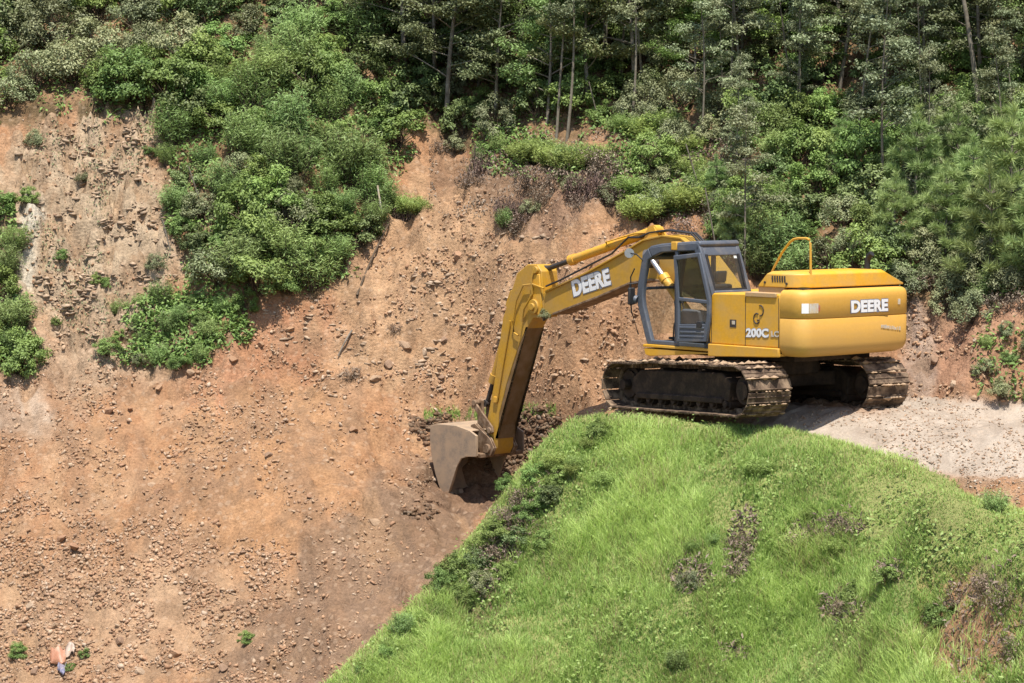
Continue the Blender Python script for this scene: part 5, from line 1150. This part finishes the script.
def boulder_mesh(seed, cuts=16):
    r = np.random.default_rng(seed); v = JV.copy() * np.array([1.25, .9, .68])
    for i in range(cuts):
        n = unit(r.normal(0, 1, 3)); d = r.uniform(.36, .66); e = np.maximum(v @ n - d, 0)[:, None]; v = v - e * n * .97
    v = v + JV * (.03 * fbm(JV[:, 0] * 2.1 + seed, JV[:, 1] * 2.1 + JV[:, 2] * 1.7, seed, 3))[:, None]
    c = np.tile(SC[seed % len(SC)] * .6 + .4 * np.array([.33, .21, .13]), (len(v), 1)); me = mesh_np('rock', v, JF, {'soil': c}, smooth=True); me.set_sharp_from_angle(angle=rad(18)); me.materials.append(STONE); return me
BMESH = [boulder_mesh(40 + i) for i in range(7)]
TONE = ['tan', 'orange-brown', 'pale buff', 'dark red-brown', 'whitish', 'dark brown', 'ochre']
ROCKS = [(458, 257, .26, 3, 'lying high in the slide scar'), (437, 262, .13, 1, 'lying high in the slide scar'), (472, 240, .15, 0, 'lying high in the slide scar'), (415, 275, .14, 0, 'lying high in the slide scar'), (500, 262, .12, 5, 'lying high in the slide scar'),
    (405, 345, .22, 2, 'in the heap of broken stone beside the stick'), (425, 352, .18, 4, 'in the heap of broken stone beside the stick'), (390, 365, .2, 0, 'in the heap of broken stone beside the stick'), (376, 378, .2, 2, 'in the heap of broken stone beside the stick'), (445, 340, .15, 0, 'in the heap of broken stone beside the stick'), (470, 365, .13, 1, 'in the heap of broken stone beside the stick'), (440, 378, .14, 0, 'in the heap of broken stone beside the stick'),
    (108, 413, .17, 5, 'below the foot of the rock face'), (72, 396, .16, 0, 'below the foot of the rock face'), (160, 388, .15, 1, 'below the foot of the rock face'), (130, 410, .12, 5, 'below the foot of the rock face'), (190, 372, .2, 2, 'below the foot of the rock face'), (110, 368, .24, 4, 'below the foot of the rock face'), (232, 360, .18, 3, 'below the foot of the rock face'), (260, 345, .2, 3, 'below the foot of the rock face'), (290, 330, .16, 1, 'below the foot of the rock face'),
    (152, 485, .16, 2, 'half way down the spoil slope'), (157, 492, .13, 5, 'half way down the spoil slope'), (270, 455, .14, 0, 'half way down the spoil slope'), (75, 548, .2, 5, 'half way down the spoil slope'), (60, 540, .17, 5, 'half way down the spoil slope'), (240, 470, .1, 2, 'half way down the spoil slope'), (352, 430, .14, 3, 'half way down the spoil slope'), (310, 497, .14, 5, 'half way down the spoil slope'), (375, 522, .2, 2, 'half way down the spoil slope'), (330, 460, .09, 5, 'half way down the spoil slope'), (400, 480, .12, 3, 'half way down the spoil slope'), (120, 590, .12, 3, 'half way down the spoil slope'),
    (32, 605, .16, 4, 'among the rubble at the bottom'), (15, 632, .14, 0, 'among the rubble at the bottom'), (55, 625, .15, 2, 'among the rubble at the bottom'), (120, 640, .19, 0, 'among the rubble at the bottom'), (150, 615, .15, 2, 'among the rubble at the bottom'), (175, 655, .2, 1, 'among the rubble at the bottom'), (205, 625, .16, 2, 'among the rubble at the bottom'), (225, 668, .18, 0, 'among the rubble at the bottom'), (252, 612, .14, 5, 'among the rubble at the bottom'), (140, 672, .2, 4, 'among the rubble at the bottom'), (100, 668, .15, 2, 'among the rubble at the bottom'), (35, 672, .2, 0, 'among the rubble at the bottom'), (190, 590, .12, 0, 'among the rubble at the bottom'), (80, 605, .13, 3, 'among the rubble at the bottom'),
    (935, 360, .18, 0, 'in the cut bank right of the counterweight'), (955, 385, .16, 4, 'in the cut bank right of the counterweight'), (925, 335, .16, 5, 'in the cut bank right of the counterweight'), (975, 398, .13, 2, 'in the cut bank right of the counterweight'), (990, 370, .15, 3, 'in the cut bank right of the counterweight'),
    (590, 300, .14, 0, 'on the slope seen under the boom'), (570, 340, .13, 1, 'on the slope seen under the boom'), (610, 330, .12, 5, 'on the slope seen under the boom'), (555, 375, .14, 2, 'on the slope seen under the boom')]
byz = {}
for d in ROCKS: byz.setdefault((d[3], d[4]), []).append(d)
rk = random.Random(8)
for (t_, z_), ds in byz.items():
    ds = sorted(ds); n = len(ds)
    for i, (px_, py_, s, tn, z) in enumerate(ds):
        s *= .78; g = ground(px_, py_)[0]; o = bpy.data.objects.new('rock', BMESH[tn]); COL.objects.link(o); o.location = tuple(g + np.array([0, 0, s * .02])); o.scale = (s * rk.uniform(.8, 1.2),) * 2 + (s * rk.uniform(.7, 1.1),)
        o.rotation_euler = (rk.uniform(-.5, .5), rk.uniform(-.5, .5), rk.uniform(0, 6.28))
        lb = f"{TONE[tn]} rock {z}" if n == 1 else (f"leftmost {TONE[tn]} rock {z}" if i == 0 else f"rightmost {TONE[tn]} rock {z}" if i == n - 1 else f"{ORD[i]} {TONE[tn]} rock from the left {z}")
        tag(o, lb, 'rock', 'rocks ' + z)
# ---- fallen poles, stakes, litter
def pole(name, a, b, r0, r1, mat, label, lift=(.05, .05), cat='pole'):
    A = ground(*a)[0] + np.array([0, 0, lift[0]]); B = ground(*b)[0] + np.array([0, 0, lift[1]]); V, F = tubes([(bough(A, B, np.random.default_rng(int(a[0])), .012, 7), r0, r1)], 8)
    tag(link(name, mesh_np(name, V, F, smooth=True), mat), label, cat)
pole('fallen_pole', (389, 229), (357, 300), .018, .026, PM['stem'], 'long dark pole lying down the slope at the edge of the slide', (.12, .1))
pole('broken_branch', (352, 336), (338, 360), .022, .014, PM['bark'], 'short broken branch lying in the debris below the long pole', (.12, .08), 'branch')
def upright(name, px_, py_, h, r0, lean, mat, label, cat):
    g = ground(px_, py_)[0]; V, F = tubes([(np.stack([g + np.array([lean[0] * t, lean[1] * t, h * t - .15]) for t in np.linspace(0, 1, 6)]), r0, r0 * .8)], 8)
    tag(link(name, mesh_np(name, V, F, smooth=True), mat), label, cat)
upright('stake', 384, 222, .95, .026, (-.14, 0), M['faded'], 'whitish stake standing at the edge of the green spur', 'stake')
upright('stick', 271, 288, .8, .022, (.2, 0), PM['stem'], 'thin dark stick leaning in the grass below the spur', 'stick')
for i_, (px_, py_, h_, lx_, lb_) in enumerate(((205, 210, 1.1, -.35, 'bare pale stem leaning left at the left edge of the spur'), (172, 250, .8, -.2, 'short bare stem at the left margin of the spur'), (160, 120, .8, .2, 'bare dead twig at the top of the rock face'), (720, 262, 1.6, -.3, 'thin pale stem leaning left just behind the cab'), (705, 200, 1.3, -.4, 'thin bare stem above the boom peak'), (600, 120, 1.0, -.25, 'bare pale stem beside the upper ferns'), (945, 150, 1.2, -.3, 'bare stem leaning left among the pines'))):
    upright('dead_stem', px_, py_, h_, .016, (lx_, 0), PM['pale'] if 'pale' in lb_ else PM['bark'], lb_, 'dead stem')
upright('stump', 1003, 140, .75, .05, (0, 0), PM['bark'], 'rusty brown dead stump among the pines at the wood edge', 'stump')
def sheet(px_, py_, w_, h_, mat, name, label, seed):
    r = np.random.default_rng(seed); g = ground(px_, py_)[0]; u, v = np.meshgrid(np.linspace(-.5, .5, 9), np.linspace(-.5, .5, 7), indexing='ij'); X = g[0] + u * w_ * (1 + .3 * vnoise(v * 3, u, seed)); Y = g[1] + v * h_ + .12 * vnoise(u * 3, v * 3 + 4, seed)
    Zs = hgt(X.ravel(), Y.ravel()).reshape(X.shape) + .05 + .10 * (vnoise(u * 4, v * 4, seed) + .5); V = np.stack([X, Y, Zs], -1).reshape(-1, 3); I = np.arange(63).reshape(9, 7)
    o = link(name, mesh_np(name, V, np.stack([I[:-1, :-1], I[1:, :-1], I[1:, 1:], I[:-1, 1:]], -1).reshape(-1, 4), smooth=True), mat); so_ = o.modifiers.new('thickness', 'SOLIDIFY'); so_.thickness = .006; tag(o, label, 'scrap')
sheet(58, 660, .28, .22, worn_mat('orange_plastic', (.33, .15, .085), (.45, .3, .2), .5, .9, .5, 6), 'plastic_scrap', 'faded orange plastic scrap lying in the rubble', 3)
sheet(70, 655, .18, .15, worn_mat('white_plastic', (.32, .25, .20), (.45, .3, .2), .4, .9, .5, 6), 'plastic_scrap', 'whitish plastic scrap lying beside the orange one', 5)
sheet(62, 674, .14, .14, worn_mat('blue_plastic', (.14, .14, .21), (.4, .3, .25), .4, .8, .5, 9), 'plastic_scrap', 'small bluish plastic scrap below the orange one', 7)
name_plants()
